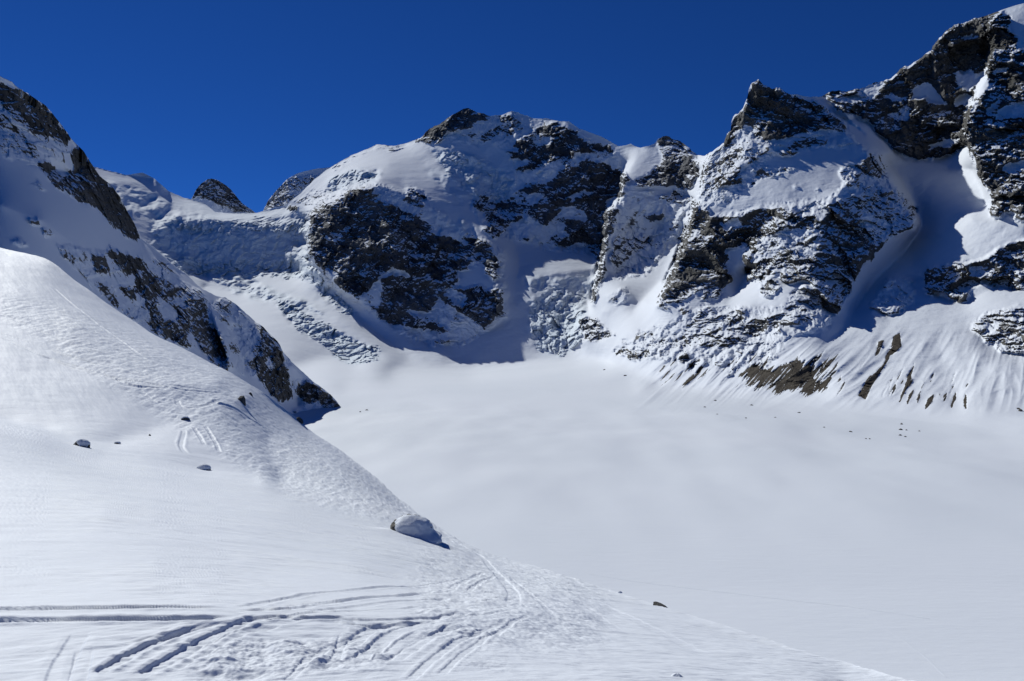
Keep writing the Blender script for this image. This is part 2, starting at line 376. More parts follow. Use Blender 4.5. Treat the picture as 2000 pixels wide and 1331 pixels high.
ROCK = [
 (.47,[(850,240),(920,215),(1020,225),(1100,238),(1200,290),(1225,345),(1180,420),(1168,500),(1060,490),(1000,470),(950,460),(915,400),(960,370),(1000,330),(980,285),(900,275)]),
 (.45,[(595,420),(640,375),(740,355),(840,400),(900,440),(985,490),(990,620),(900,680),(800,670),(720,610),(640,560),(600,510)]),
 (.46,[(1200,370),(1345,400),(1330,470),(1260,540),(1200,550)]),(.5,[(1380,300),(1440,230),(1600,195),(1700,300),(1780,420),(1700,500),(1640,600),(1600,560),(1600,430),(1500,400),(1380,410)]),
 (-1,[(1385,402),(1440,350),(1480,325),(1530,300),(1600,292),(1692,298),(1670,330),(1620,385),(1540,392),(1470,402),(1380,418)]),
 (1.08,[(607,497),(606,455),(612,418),(625,402),(650,392),(668,383),(680,368),(704,363),(727,365),(731,380),(760,395),(780,414),(806,421),(832,433),(858,455),(888,470),(905,489),(915,470),(909,457),(950,470),(973,500),(977,538),(969,549),(960,540),(930,560),(901,564),(880,560),(868,575),(880,590),(905,602),(913,621),(880,600),(871,587),(849,568),(845,591),(834,609),(800,602),(812,640),(787,636),(761,632),(738,617),(719,598),(723,591),(738,572),(742,553),(723,561),(712,572),(689,576),(659,561),(659,538),(644,531),(625,516)]),
 (1.1,[(901,564),(931,557),(950,568),(975,562),(977,609),(950,636),(913,621),(875,598),(871,587),(905,602),(909,579)]),
 (-1,[(898,530),(922,519),(943,519),(965,555),(955,568),(930,556),(905,562),(890,552)]),
 (-.8,[(757,519),(772,519),(798,538),(768,538)]),(-.3,[(630,462),(665,445),(690,440),(655,470),(630,482)]),
 (-.5,[(735,548),(760,520),(768,520),(748,556)]),(-.9,[(722,598),(735,560),(748,548),(744,575),(735,600)]),(.9,[(640,332),(693,301),(734,281),(791,279),(800,284),(740,288),(700,306),(655,332)]),
 (.9,[(800,617),(823,621),(849,632),(879,647),(853,647),(823,639),(795,635)]),(.8,[(830,666),(860,662),(879,662),(879,673),(849,677)]),
 (1,[(791,380),(802,367),(817,371),(838,388),(828,399),(817,405),(798,395)]),(1,[(558,410),(565,399),(584,407),(580,416)]),
 (.62,[(585,385),(610,372),(650,372),(640,395),(600,402),(575,395)]),(1,[(723,286),(738,279),(791,279),(791,290),(768,295)]),
 (.7,[(660,318),(693,300),(719,289),(700,302),(670,319)]),
 (1.12,[(800,279),(819,270),(845,246),(875,230),(900,212),(916,207),(958,226),(939,238),(909,249),(875,256),(868,271),(845,281),(823,277)]),
 (.5,[(875,268),(913,264),(950,275),(931,286),(886,279)]),
 (.75,[(973,245),(984,222),(999,215),(1022,241),(1010,264),(984,260),(965,279),(939,283),(943,268),(969,256)]),
 (1.05,[(1007,283),(1040,256),(1063,241),(1093,241),(1123,253),(1127,268),(1153,283),(1191,294),(1187,301),(1153,298),(1123,301),(1119,313),(1097,313),(1063,320),(1033,335),(1018,341),(1003,328),(1029,324),(1037,309),(995,305),(992,298),(1025,290)]),
 (.8,[(1097,318),(1112,298),(1127,313),(1110,330)]),(-.5,[(1030,268),(1060,262),(1080,275),(1040,284)]),
 (1.05,[(1025,362),(1063,362),(1082,347),(1112,328),(1146,316),(1183,324),(1198,335),(1221,335),(1225,350),(1206,377),(1191,403),(1176,425),(1172,463),(1172,501),(1153,497),(1149,478),(1112,478),(1108,452),(1101,433),(1078,425),(1063,437),(1040,422),(1033,407),(1048,395),(1078,388),(1055,380),(1029,380)]),
 (-.5,[(1078,425),(1100,400),(1140,410),(1150,430),(1110,428)]),(-.5,[(1110,378),(1150,372),(1160,382),(1120,392)]),
 (.95,[(916,395),(931,388),(977,399),(1010,392),(1029,399),(1022,425),(992,440),(977,459),(965,467),(947,444),(947,425),(928,410)]),
 blob(938,382,10,5),(.9,[(1067,463),(1085,455),(1112,474),(1112,482),(1085,480)]),blob(1033,468,10,4),
 (1,[(1176,422),(1187,405),(1206,403),(1206,425),(1194,455),(1187,485),(1179,516),(1183,538),(1172,561),(1157,598),(1155,576),(1164,546),(1170,501),(1170,463)]),
 (.9,[(1198,335),(1221,339),(1217,362),(1221,384),(1198,388),(1206,365)]),
 (1,[(1279,278),(1298,264),(1328,272),(1362,302),(1365,345),(1350,372),(1313,364),(1275,360),(1234,364),(1249,349),(1290,327),(1298,308),(1286,293)]),
 (.9,[(1283,383),(1324,375),(1358,390),(1350,398),(1301,396)]),(.65,[(1240,375),(1280,380),(1270,372)]),
 (.8,[(1191,493),(1206,455),(1232,470),(1251,455),(1277,470),(1277,485),(1243,501),(1232,512),(1198,521)]),blob(1279,424,20,7,.8),blob(1240,430,18,8,.6),
 (.6,[(1186,579),(1201,570),(1225,558),(1231,582),(1219,594),(1198,597)]),
 (.95,[(1127,628),(1142,618),(1165,625),(1190,645),(1202,655),(1170,668),(1142,664)]),
 # pyramid
 (1.08,[(1415,279),(1425,255),(1431,225),(1452,207),(1459,189),(1465,160),(1482,152),(1497,163),(1523,168),(1549,185),(1594,203),(1624,221),(1651,244),(1658,263),(1613,253),(1576,259),(1538,268),(1501,274),(1478,263),(1493,255),(1459,248),(1440,270),(1425,280)]),
 (.72,[(1410,278),(1440,278),(1486,278),(1512,289),(1482,312),(1448,330),(1440,357),(1410,360),(1395,375),(1373,383),(1365,390),(1369,345),(1384,300)]),
 (.95,[(1400,345),(1425,330),(1448,330),(1440,355),(1420,362),(1398,358)]),
 (.9,[(1527,300),(1553,281),(1591,266),(1613,270),(1609,281),(1579,293),(1549,300)]),
 (.75,[(1467,345),(1486,330),(1527,327),(1561,330),(1531,338),(1493,349)]),blob(1556,366,5,2),blob(1596,372,4,2),blob(1463,358,10,3),
 (.8,[(1642,328),(1690,322),(1693,301),(1708,301),(1726,322),(1738,355),(1711,352),(1690,346),(1666,358),(1645,349)]),
 (.72,[(1625,390),(1666,376),(1720,361),(1750,364),(1768,388),(1789,410),(1790,430),(1784,448),(1762,459),(1743,462),(1720,485),(1690,496),(1679,504),(1683,523),(1660,553),(1656,575),(1638,609),(1600,602),(1610,500),(1600,430)]),
 (1.06,[(1352,394),(1377,405),(1380,420),(1425,420),(1463,409),(1470,450),(1475,480),(1420,490),(1422,500),(1433,514),(1433,541),(1399,586),(1369,590),(1365,567),(1324,586),(1283,601),(1296,555),(1319,507),(1326,484),(1342,447),(1348,420)]),
 (.95,[(1463,409),(1489,405),(1546,398),(1557,413),(1606,420),(1617,409),(1625,390),(1651,395),(1680,420),(1700,455),(1700,488),(1685,526),(1651,548),(1662,567),(1636,593),(1640,608),(1609,597),(1594,571),(1576,541),(1538,552),(1523,545),(1527,530),(1508,533),(1463,556),(1455,545),(1457,518),(1450,500),(1465,480)]),
 (-.45,[(1482,469),(1538,445),(1594,440),(1600,455),(1576,462),(1519,496),(1470,511)]),(-.5,[(1395,430),(1440,425),(1455,440),(1420,445)]),(-.35,[(1540,480),(1600,470),(1590,500),(1545,510)]),
 (-1,[(1426,510),(1455,522),(1460,549),(1475,555),(1426,591),(1402,591),(1432,549)]),
 (.9,[(1484,561),(1502,543),(1514,537),(1526,564),(1511,579),(1493,582)]),
 (.86,[(1541,582),(1565,555),(1595,561),(1598,591),(1643,603),(1631,615),(1601,600),(1592,630),(1571,636),(1520,647),(1505,636),(1481,654),(1469,660),(1429,675),(1408,675),(1366,672),(1333,681),(1300,690),(1270,675),(1294,663),(1327,657),(1360,651),(1348,645),(1360,621),(1366,600),(1378,594),(1399,606),(1450,597),(1460,609),(1444,618),(1466,615),(1505,603),(1541,594)]),
 (-.8,[(1385,600),(1400,585),(1440,600),(1400,612)]),
 (.85,[(1327,597),(1342,588),(1348,612),(1330,617)]),blob(1300,602,7,4),(.8,[(1270,636),(1303,639),(1291,644)]),(.8,[(1306,633),(1330,628),(1320,634)]),
 (.85,[(1240,660),(1249,645),(1282,654),(1282,663),(1264,660),(1240,666)]),(.8,[(1213,670),(1225,655),(1220,674)]),
 (.85,[(1198,684),(1219,680),(1240,687),(1270,687),(1273,696),(1237,707),(1231,696),(1201,693)]),
 (1,[(1324,711),(1333,690),(1351,681),(1348,699),(1333,714)]),(1,[(1342,714),(1366,702),(1354,729),(1345,726)]),
 (.47,[(1200,680),(1290,640),(1360,600),(1480,600),(1640,600),(1620,640),(1540,660),(1500,720),(1420,715),(1340,710),(1240,700)]),(.45,[(1385,310),(1480,285),(1500,330),(1430,400),(1370,400)]),
 (.75,[(1396,708),(1420,702),(1417,717),(1405,723)]),(1,[(1420,732),(1429,711),(1438,714),(1435,729)]),
 (.8,[(1432,693),(1444,684),(1460,687),(1450,696)]),(.68,[(1462,690),(1505,687),(1508,699),(1487,710),(1465,705)]),
 # far right wall
 (1.06,[(1600,186),(1627,172),(1687,166),(1741,148),(1759,128),(1792,116),(1819,92),(1822,80),(1840,66),(1864,40),(1882,38),(1937,24),(1973,30),(1976,60),(1990,95),(2160,95),(2160,400),(2000,434),(1987,433),(1976,418),(1953,429),(1938,425),(1938,380),(1925,361),(1912,342),(1900,312),(1889,283),(1870,295),(1834,310),(1792,316),(1768,310),(1744,292),(1735,273),(1711,258),(1699,237),(1666,225),(1639,216),(1618,195)]),
 (-.9,[(1777,168),(1816,162),(1840,186),(1846,207),(1810,198),(1780,192)]),(-.8,[(1870,144),(1928,135),(1916,162),(1895,180),(1879,165)]),(-1,[(1858,207),(1870,183),(1898,186),(1888,204)]),
 (-.9,[(1801,291),(1846,270),(1873,273),(1858,282),(1834,288)]),(-1,[(1882,216),(1900,195),(1910,168),(1922,150),(1934,156),(1931,171),(1904,195),(1904,207)]),
 (-.8,[(1946,228),(1961,207),(2000,201),(2060,210),(2000,222)]),(-.8,[(1961,334),(1979,316),(2000,310),(2060,320),(2000,337),(1973,346)]),
 (-.6,[(1873,72),(1900,66),(1918,70),(1891,75)]),(-.6,[(1922,216),(1949,189),(1946,210),(1937,222)]),(-.8,[(1717,192),(1744,183),(1771,192),(1750,199)]),(-.5,[(1729,222),(1774,207),(1777,237),(1744,237)]),
 (-.5,[(1630,196),(1700,170),(1735,160),(1700,196),(1660,205)]),(-.7,[(1946,140),(1972,131),(1968,146),(1948,152)]),
 (.95,[(1805,538),(1818,523),(1844,521),(1870,511),(1900,511),(1931,504),(1957,485),(2000,470),(2160,440),(2160,560),(2000,564),(1972,568),(1964,560),(1934,564),(1919,553),(1893,568),(1885,587),(1863,590),(1844,579),(1825,575),(1814,583),(1810,560)]),
 (-.4,[(1890,520),(1930,510),(1935,530),(1900,545)]),
 (.62,[(1735,541),(1762,541),(1780,549),(1788,571),(1780,590),(1765,613),(1731,620),(1701,605),(1701,590),(1716,571)]),
 (.9,[(1897,635),(1923,613),(1961,605),(1991,602),(2060,598),(2160,620),(2160,690),(2000,690),(1979,695),(1957,688),(1927,673),(1919,658),(1908,647)]),(-.5,[(1925,625),(1950,620),(1945,640),(1920,650)]),
]
EARTH = [
 *[streak(x_, y_, x_-l_*.66, y_+l_*.75, w_, .9) for x_, y_, l_, w_ in zip(np.random.RandomState(4).uniform(1300, 1640, 34), np.random.RandomState(5).uniform(690, 735, 34), np.random.RandomState(6).uniform(12, 42, 34), np.random.RandomState(7).uniform(2, 5.5, 34))],
 *[streak(x_, y_, x_-l_*.4, y_+l_, w_, .85) for x_, y_, l_, w_ in zip(np.random.RandomState(8).uniform(1640, 1900, 16), np.random.RandomState(9).uniform(725, 770, 16), np.random.RandomState(10).uniform(10, 30, 16), np.random.RandomState(11).uniform(2, 5, 16))],
 (1,[(1444,732),(1465,717),(1502,714),(1508,722),(1535,716),(1553,705),(1577,712),(1583,723),(1601,738),(1622,744),(1619,756),(1577,768),(1550,765),(1511,765),(1481,759),(1453,744)]),
 (1,[(1675,774),(1694,741),(1724,714),(1747,658),(1758,650),(1762,677),(1739,696),(1731,711),(1705,752),(1690,782)]),
 (1,[(1709,696),(1716,669),(1728,665),(1716,692)]),
 streak(1765,718,1735,774,4), streak(1786,709,1758,786,8), streak(1784,760,1773,790,7), streak(1799,770,1793,787,4), streak(1825,770,1808,798,12),
 streak(1850,768,1844,784,7), streak(1869,766,1859,797,8), streak(1887,770,1887,800,8), streak(1649,745,1636,770,8), streak(1616,742,1596,768,7),
 streak(1632,690,1600,735,5), streak(1613,685,1585,715,4), streak(1330,722,1291,755,5,.8), streak(1375,712,1357,737,7), streak(1390,722,1360,742,4),
 streak(1596,700,1555,728,4,.8), streak(1604,712,1580,735,5), streak(1985,795,2000,801,6), streak(1640,705,1615,738,4,.8), streak(1570,690,1530,720,4,.7),
 streak(1420,735,1405,758,3,.6), streak(1545,715,1500,760,5,.8), streak(1700,690,1680,720,3,.5), streak(1740,740,1722,775,3,.6), streak(1810,735,1795,770,3,.6),
 streak(1590,672,1560,700,3,.6), streak(1455,745,1430,765,3,.6),
]
KR, KE = raster(ROCK), raster(EARTH)
KR = (blur(KR[0], 16),)+KR[1:]; KE = (blur(KE[0], 2),)+KE[1:]
ICE = raster([(1,[(540,590),(575,600),(610,625),(650,640),(700,670),(750,690),(740,708),(690,712),(655,700),(630,670),(590,650),(560,620)]),
 (.55,[(400,535),(470,530),(520,560),(600,590),(640,620),(560,600),(500,585),(450,570)]),(.55,[(300,425),(480,425),(600,420),(600,520),(480,530),(340,520),(290,470)]),(.8,[(330,505),(420,512),(520,520),(600,500),(640,560),(600,545),(500,538),(420,545),(330,530)]),(.8,[(330,430),(420,440),(500,432),(600,440),(600,452),(480,446),(400,455),(330,445)]),(.45,[(200,345),(330,390),(480,400),(600,410),(600,430),(300,430),(240,410)]),
 (.7,[(590,500),(620,520),(640,560),(700,610),(690,620),(630,585),(600,540)]),(.8,[(640,350),(690,330),(745,335),(735,355),(690,362),(650,378),(640,370)]),
 (.6,[(1030,590),(1080,560),(1150,580),(1130,660),(1100,700),(1050,690),(1035,640)]),(.9,[(1040,610),(1090,600),(1140,610),(1130,665),(1090,690),(1045,680)]),(.6,[(840,290),(920,300),(1010,350),(1000,400),(930,395),(880,350)]),(.45,[(1010,540),(1160,540),(1150,580),(1040,570)]),
 (.5,[(880,440),(905,425),(930,450),(925,475),(900,460)]),(.4,[(830,335),(900,340),(920,365),(900,400),(860,360)])])
ICE = (blur(ICE[0], 40),)+ICE[1:]

xs = np.arange(-165, 2165, 1.45); XM = xs
r1 = np.linspace(0, 1, 640); r2 = np.linspace(0, 1, 200)[1:]**1.0
X0 = xs[None, :]
top = sky_y(xs)
jag = np.interp(xs, [0, 180, 400, 560, 640, 700, 800, 830, 960, 1100, 1250, 1290, 1370, 1400, 1480, 1545, 1600, 1620, 1880, 1930, 1960, 2160], [.3,.3,.6,.5,1,1,.6,2,2,.6,.4,2.6,2,2.6,3,1.4,.6,2.2,3.2,.8,.3,.5])
tj = fbm(xs/17, xs*0+3.3, xs*0, 4, .6)
top = top+jag*tj*1.3
mid = 858.0
env = top.copy()
for _ in range(28): env = np.minimum(env, np.minimum(np.roll(env, 1), np.roll(env, -1)))
env = np.convolve(np.pad(env, 28, mode='edge'), np.ones(57)/57, 'valid')
rt, top = top, np.minimum(env, top)
YG = np.vstack([top[None, :]+(mid-top[None, :])*r1[:, None], np.broadcast_to((mid+(1425-mid)*r2)[:, None], (len(r2), len(xs)))])
YG = np.maximum(YG, rt[None, :]); top = rt
XG = np.broadcast_to(X0, YG.shape).copy()
soft = np.maximum(ss(650, 715, YG), .3*(1-np.clip(blur(samp(KR, XG, YG), 8)*3, 0, 1)))
rw = np.clip(blur(samp(KR, XG, YG), 10)*2.2, 0, 1)*ss(0, 30, YG-sky_y(XG))
qx = XG+rw*fbm(XG/13, YG/13, XG*0, 4, .62)*4.5; qy = YG+rw*fbm(XG/15, YG/15, XG*0, 4, .62, off=33)*3
iw = np.clip(blur(samp(ICE, XG, YG), 6)*1.8, 0, 1)*ss(10, 40, YG-sky_y(XG))*ss(700, 640, YG)
qx = qx+iw*fbm(XG/38, YG/30, XG*0, 3, .5, off=71)*9; qy = qy+iw*fbm(XG/34, YG/26, XG*0, 3, .5, off=81)*9
ZG = 1/(samp(FM, qx, qy)*(1-soft)+samp(FMS, qx, qy)*soft)
px, py, pz = P3(XG, YG, ZG)
print('massif', YG.shape)
# masks with broken outlines
N1 = 640; full = (XG, YG, ZG); XG, YG, ZG, px, py, pz = (a[:N1] for a in (XG, YG, ZG, px, py, pz))
wx = fbm(px/110, py/110, pz/110, 6, .68)*9; wy = fbm(px/110, py/110, pz/110, 6, .68, off=40)*8
mk = np.clip(samp(KR, XG+wx, YG+wy), 0, 1.3); 
su = XG*.75+YG*.66                                                # across the fall line of the gullied moraine
so = (fbm(su/5, YG/160, XG*0, 4, .7)*15+fbm(su/17, YG/90, XG*0, 2, .5, off=3)*9)*ss(1300, 1420, XG)*ss(1680, 1620, XG)
ek = np.clip(samp(KE, XG+wx*.2+so*.62, YG+wy*.2-so*.72), 0, 1)
ik = np.clip(samp(ICE, XG+wx, YG+wy), 0, 1)
wallk = ss(0.02, 0.10, mk)
mt = 1-ss(.0, 1., (YG-760)/60)                                    # 1 on the mountain sides, 0 on the floor
# crags: ribs and gullies along the fall line, strata, and broken detail
rm = np.maximum(mk, ek*.4); rs = np.clip(blur(rm, 6), 0, 1)**1.5
big = fbm(px/190, py/190, pz/420, 3, .5, ridged=True)*16
med = fbm(px/60+3, py/60, pz/80, 3, .55, ridged=True)*7
sml = fbm(px/17, py/17, pz/17, 3, .62)*4.2
tl = fbm(px/140, py/140, pz/140, 3, .5, off=9)
def ledges(period, ax, ay, off):
    h = (pz+ax*px+ay*py)/period+tl*1.6+off
    f = h-np.floor(h)
    return (ss(0, .45, f)-f)
gate = ss(-.3, .4, fbm(px/110, py/110, pz/110, 3, .55, off=19))
led = (ledges(36, -.42, .1, 0)*9+ledges(14, -.36, .25, .4)*3.2)*gate
u1 = (px+.35*py)/72+tl*.5+sml*.02; v1 = (pz+.35*px)/95+tl*.4
f1, f2, cid = vor(u1, v1, seed=5, facet=True)
g1, g2, cid2 = vor(u1*2.6+tl, v1*2.3, seed=15, facet=True)
g1, g2, cid3 = vor(u1*7.3+tl, v1*7.2, seed=25, facet=True)
fac = cid*20+cid2*7+cid3*2.0
disp = rs*(big*1.7+med+sml*.55+led+fac)
# open snow: gentle swells and avalanche runnels
sw = fbm(px/260, py/260, pz/260, 3, .5, off=77)*9+fbm(px/75, py/75, pz/110, 5, .6, off=55)*3.0+ss(.1, .5, fbm(px/300, py/300, pz/300, 2, .5, off=3))*fbm(px/60, pz/9, py/200, 3, .6, off=12)*1.5
disp = disp+(1-rs)*sw*mt
low = ss(0, 1, (XG-1220)/60)*ss(600, 700, YG)*(1-ss(0, 1, (YG-790)/30))
run_u = XG*.028+YG*.012*np.interp(XG, [1200, 1500, 1900, 2100], [1.6, 1.2, .35, 0])
disp += low*(fbm(run_u*1.6, YG/170, XG*0, 3, .6, ridged=True)*5.5+fbm(run_u*5, YG/120, XG*0, 2, .5)*1.2)*(1-.4*ek)
disp -= ek*2.0
# seracs and crevasses
c1, c2, cc = vor(px/32+tl*1.4, (py*.5+pz)/62+tl, seed=31, facet=True)
g1, g2, gc = vor(px/14+tl*1.6, (py*.5+pz)/28+tl, seed=77, facet=True)
cv = fbm(px/230+tl*1.2, (py*.6+pz)/52+tl*1.5, px*0, 4, .42, ridged=True)
ser = ss(.42, .75, ik)
disp += ik*fbm(px/210, py/210, pz/90, 3, .55, off=44)*22
disp += ser*(cc*15+(ss(0, .2, c2-c1)-.6)*9+gc*7+(ss(0, .25, g2-g1)-.6)*4)+ik*(1-.8*ser)*(cv*7*ss(-.3, .4, fbm(px/130, py/130, pz/130, 2, .5, off=90))+cc*2.5)
disp *= (.25+.75*mt)
XG, YG, ZG = full
NT = YG.shape[0]
up2 = up = lambda a: np.vstack([a, np.zeros((NT-N1, a.shape[1]), a.dtype)])
disp, mk, ek, ik, mt, su, tl, gate = map(up, (disp, mk, ek, ik, mt, su, tl, gate))
edge = np.clip((YG-top[None, :])/5, 0, 1)         # keep the sky line where it is
ZD = ZG-disp*(.2+.8*edge)
px, py, pz = P3(XG, YG, ZD)
# floor: low swells, a few wind-scoured hollows
fl_ = (1-mt)
pz = pz+fl_*(fbm(px/240, py/500, px*0, 3, .5, off=5)*6+fbm(px/110, py/150, px*0, 3, .5, off=15)*.9)*ss(300, 900, py)
GS = (px, py, pz)
NR = gnormal(px, py, pz)
sgn = np.sign(np.median(NR[..., 2])); NR *= sgn
nzs = NR[..., 2]
px, py, pz, nzs, mk, ek, su, tl, gate, YG, XG = (a[:N1] for a in (px, py, pz, nzs, mk, ek, su, tl, gate, YG, XG))
snowy = ss(.38, .80, nzs+.16*fbm(px/28, py/28, pz/14, 3, .6, off=21))
thr = fbm(px/120, py/120, pz/75, 6, .66, off=63)
da = (px*.62+pz*.78)+25*tl; db = (-px*.78+pz*.62)
thr = thr+.75*fbm(da/190, db/38, py/160, 4, .6, off=7)*gate+.6*fbm(db/200, da/42, py/160, 4, .6, off=27)*(1-gate)
rock = mk*1.15-.20-snowy*.80*(1.1-.35*np.minimum(mk, 1))+thr*.27*ss(0, .15, mk)
rock = np.where(mk > .03, rock, 0)
rocke = ek*1.0-snowy*.1-.09+.1*thr+.5*fbm(su/3.2, YG/60, XG*0, 4, .7, off=60)
rock = up2(np.clip(np.maximum(rock, np.where(ek > .05, rocke, 0)), 0, 1)); XG, YG, ZG = full; px, py, pz = GS; mk = up2(mk); ek = up2(ek)
nr, nc = XG.shape
# far sides of the ridges
def backside(px, py, pz, n, d, slope):
    rows = []
    for k in range(1, n+1):
        s = k*d; z1 = py[0]+s
        rows.append((px[0]/py[0]*z1, z1, pz[0]-slope*s))
    return [np.vstack([np.array([r[i] for r in rows[::-1]]), a]) for i, a in enumerate((px, py, pz))]
NB = 7
bx_, by_, bz_ = backside(px, py, pz, NB, 130, 1.15)
def padt(a, v=0): return np.vstack([np.full((NB, a.shape[1]), v, a.dtype), a])
V = np.stack([bx_, by_, bz_], -1).reshape(-1, 3)
F = grid_faces(nr+NB, nc)
fcx = padt(XG); fcy = padt(YG); fcx[:NB] = XG[0]; fcy[:NB] = YG[0]
cx_ = fcx[:-1, :-1].ravel(); cy_ = fcy[:-1, :-1].ravel()
LAB = {'glacier': 0, 'main': 1, 'mid': 2, 'pyr': 3, 'wall': 4, 'fall': 5}
def inside(poly, x, y):
    r = np.zeros(x.shape, bool); q = poly[-1]
    for p in poly:
        if p[1] != q[1]:
            c = ((p[1] <= y) != (q[1] <= y)) & (x < p[0]+(y-p[1])/(q[1]-p[1])*(q[0]-p[0])); r ^= c
        q = p
    return r
lab = np.zeros(len(F), int)
lab[inside([(-200,-99),(560,-99),(562,403),(590,415),(604,500),(640,560),(700,620),(770,690),(800,722),(730,735),(560,745),(400,900),(-200,900)], cx_, cy_)] = 5
lab[inside([(562,404),(566,-99),(1251,-99),(1251,289),(1212,345),(1200,388),(1174,418),(1166,500),(1148,570),(1143,610),(1120,650),(1120,710),(1060,712),(920,730),(800,722),(770,690),(700,620),(640,560),(604,500),(590,415)], cx_, cy_)] = 1
lab[inside([(1251,-99),(1382,-99),(1382,303),(1360,392),(1330,480),(1285,550),(1240,600),(1205,660),(1190,702),(1120,710),(1120,650),(1143,610),(1148,570),(1166,500),(1174,418),(1200,388),(1212,345),(1251,289)], cx_, cy_)] = 2
lab[inside([(1382,-99),(1598,-99),(1598,195),(1640,235),(1700,300),(1745,360),(1790,420),(1788,450),(1700,510),(1660,590),(1640,620),(1620,660),(1580,790),(1450,778),(1290,757),(1190,704),(1205,660),(1240,600),(1285,550),(1330,480),(1360,392),(1382,303)], cx_, cy_)] = 3
lab[inside([(1598,-99),(2200,-99),(2200,862),(2000,844),(1850,824),(1700,810),(1580,792),(1620,660),(1640,620),(1660,590),(1700,510),(1788,450),(1790,420),(1745,360),(1700,300),(1640,235),(1598,195)], cx_, cy_)] = 4
A = {'rock': padt(rock).ravel(), 'earth': padt(ek).ravel(), 'ice': padt(ik).ravel()}
A['rock'][:NB*nc] = np.tile(.5*(mk[0] > .3), NB)
fr = (A['rock'][F[:, 0]] > .45)
for k, nm, mat, lb in ((0, 'glacier', M_GLAC, 'broad smooth snow-covered glacier floor in the valley'),
        (5, 'icefall_glacier', M_FAR, 'crevassed ice fall coming down from the snow saddle on the left'),
        (1, 'mountain', M_FAR, 'highest central snow peak with the dark rock buttress below its glacier dome'),
        (2, 'mountain', M_FAR, 'narrow rocky ridge with a bright snow patch on top, between central peak and rock pyramid'),
        (3, 'mountain', M_RIGHT, 'steep rock pyramid with a pointed top and a bright sloping snowfield'),
        (4, 'mountain', M_RIGHT, 'tall dark rock wall running up to the right edge above snow slopes')):
    sel = lab == k
    o = link_mesh(nm, V, F[sel], [mat], A if mat is not M_GLAC else None, flat=(fr[sel] if k else None))
    tag(o, lb, kind='structure')

# ================================================================== DISTANT PEAKS behind the saddle
def sheet(name, skyl, ybot, lines, rocks, mat, step, rows, nb, bd, bs, jagk, amp, seed, lb, x0=None, x1=None, flatk=True, wsc=1.0, post=None):
    a = np.array(skyl, float); x0 = a[0, 0] if x0 is None else x0; x1 = a[-1, 0] if x1 is None else x1
    xs = np.arange(x0, x1+step*.5, step); top = np.interp(xs, a[:, 0], a[:, 1])
    top = top+jagk*fbm(xs/14, xs*0+seed, xs*0, 4, .6)
    bb = np.array(ybot, float); bot = np.interp(xs, bb[:, 0], bb[:, 1])
    t = np.linspace(0, 1, rows)[:, None]
    Y = top+(np.maximum(bot, top+.5)-top)*t; X = np.broadcast_to(xs, Y.shape).copy()
    D = solve(lines, x0-10, x1+10, a[:, 1].min()-20, bb[:, 1].max()+20, 3, smooth=2)
    Z = 1/samp(D, X, Y); p = P3(X, Y, Z)
    K = raster(rocks); K = (blur(K[0], 14),)+K[1:]
    sc = wsc
    wx = fbm(p[0]/(18*sc), p[1]/(18*sc), p[2]/(18*sc), 5, .65)*6; wy = fbm(p[0]/(18*sc), p[1]/(18*sc), p[2]/(18*sc), 5, .65, off=40)*5
    mk = np.clip(samp(K, X+wx, Y+wy), 0, 1.3); rs = np.clip(blur(mk, 5), 0, 1)
    tl = fbm(p[0]/(90*sc), p[1]/(90*sc), p[2]/(90*sc), 3, .5, off=9+seed)
    def led(per, ax, ay):
        h = (p[2]+ax*p[0]+ay*p[1])/per+tl*1.5; f = h-np.floor(h); return (ss(0, .45, f)-f)*per*.38
    uu = (p[0]+.35*p[1])/(16*sc)+tl*.5; vv = (p[2]+.35*p[0])/(18*sc)+tl*.4
    e1 = vor(uu, vv, seed=seed, facet=True)[2]; e2 = vor(uu*2.6, vv*2.3, seed=seed+5, facet=True)[2]; e3 = vor(uu*6.2, vv*5.2, seed=seed+9, facet=True)[2]
    gate = ss(-.3, .4, fbm(p[0]/(40*sc), p[1]/(40*sc), p[2]/(40*sc), 3, .55, off=19))
    d = rs*(fbm(p[0]/(60*sc), p[1]/(60*sc), p[2]/(110*sc), 3, .5, ridged=True)*6*sc+fbm(p[0]/(18*sc), p[1]/(18*sc), p[2]/(22*sc), 4, .62, ridged=True)*2.*sc+(e1*4.2+e2*2.1+e3*.9)*sc
        + (led(12*sc, -.35, .15)*.7+led(5*sc, -.2, -.3)*.6)*gate)*amp
    d = d+(1-rs)*amp*(fbm(p[0]/(70*sc), p[1]/(70*sc), p[2]/(70*sc), 3, .5, off=seed+7)*2.0*sc)
    Z = Z-d
    px, py, pz = P3(X, Y, Z)
    n = gnormal(px, py, pz); n *= np.sign(np.median(n[..., 2]))
    snowy = ss(.30, .70, n[..., 2]+.16*fbm(px/(10*sc), py/(10*sc), pz/(6*sc), 3, .6, off=21))
    thr = fbm(px/(20*sc), py/(20*sc), pz/(13*sc), 5, .68, off=63)
    rock = np.where(mk > .03, mk*1.15-.20-snowy*.80*(1.1-.35*np.minimum(mk, 1))+thr*.25*ss(0, .15, mk), 0).clip(0, 1)
    nr, nc = X.shape
    bx = backside(px, py, pz, nb, bd, bs)
    V = np.stack(bx, -1).reshape(-1, 3); F = grid_faces(nr+nb, nc)
    R = np.vstack([np.full((nb, nc), 0.), rock]).ravel(); z0 = np.zeros_like(R)
    o = link_mesh(name, V, F, [mat], {'rock': R, 'earth': z0, 'ice': z0}, flat=(R[F[:, 0]] > .45) if flatk else None)
    return tag(o, lb, kind='structure')
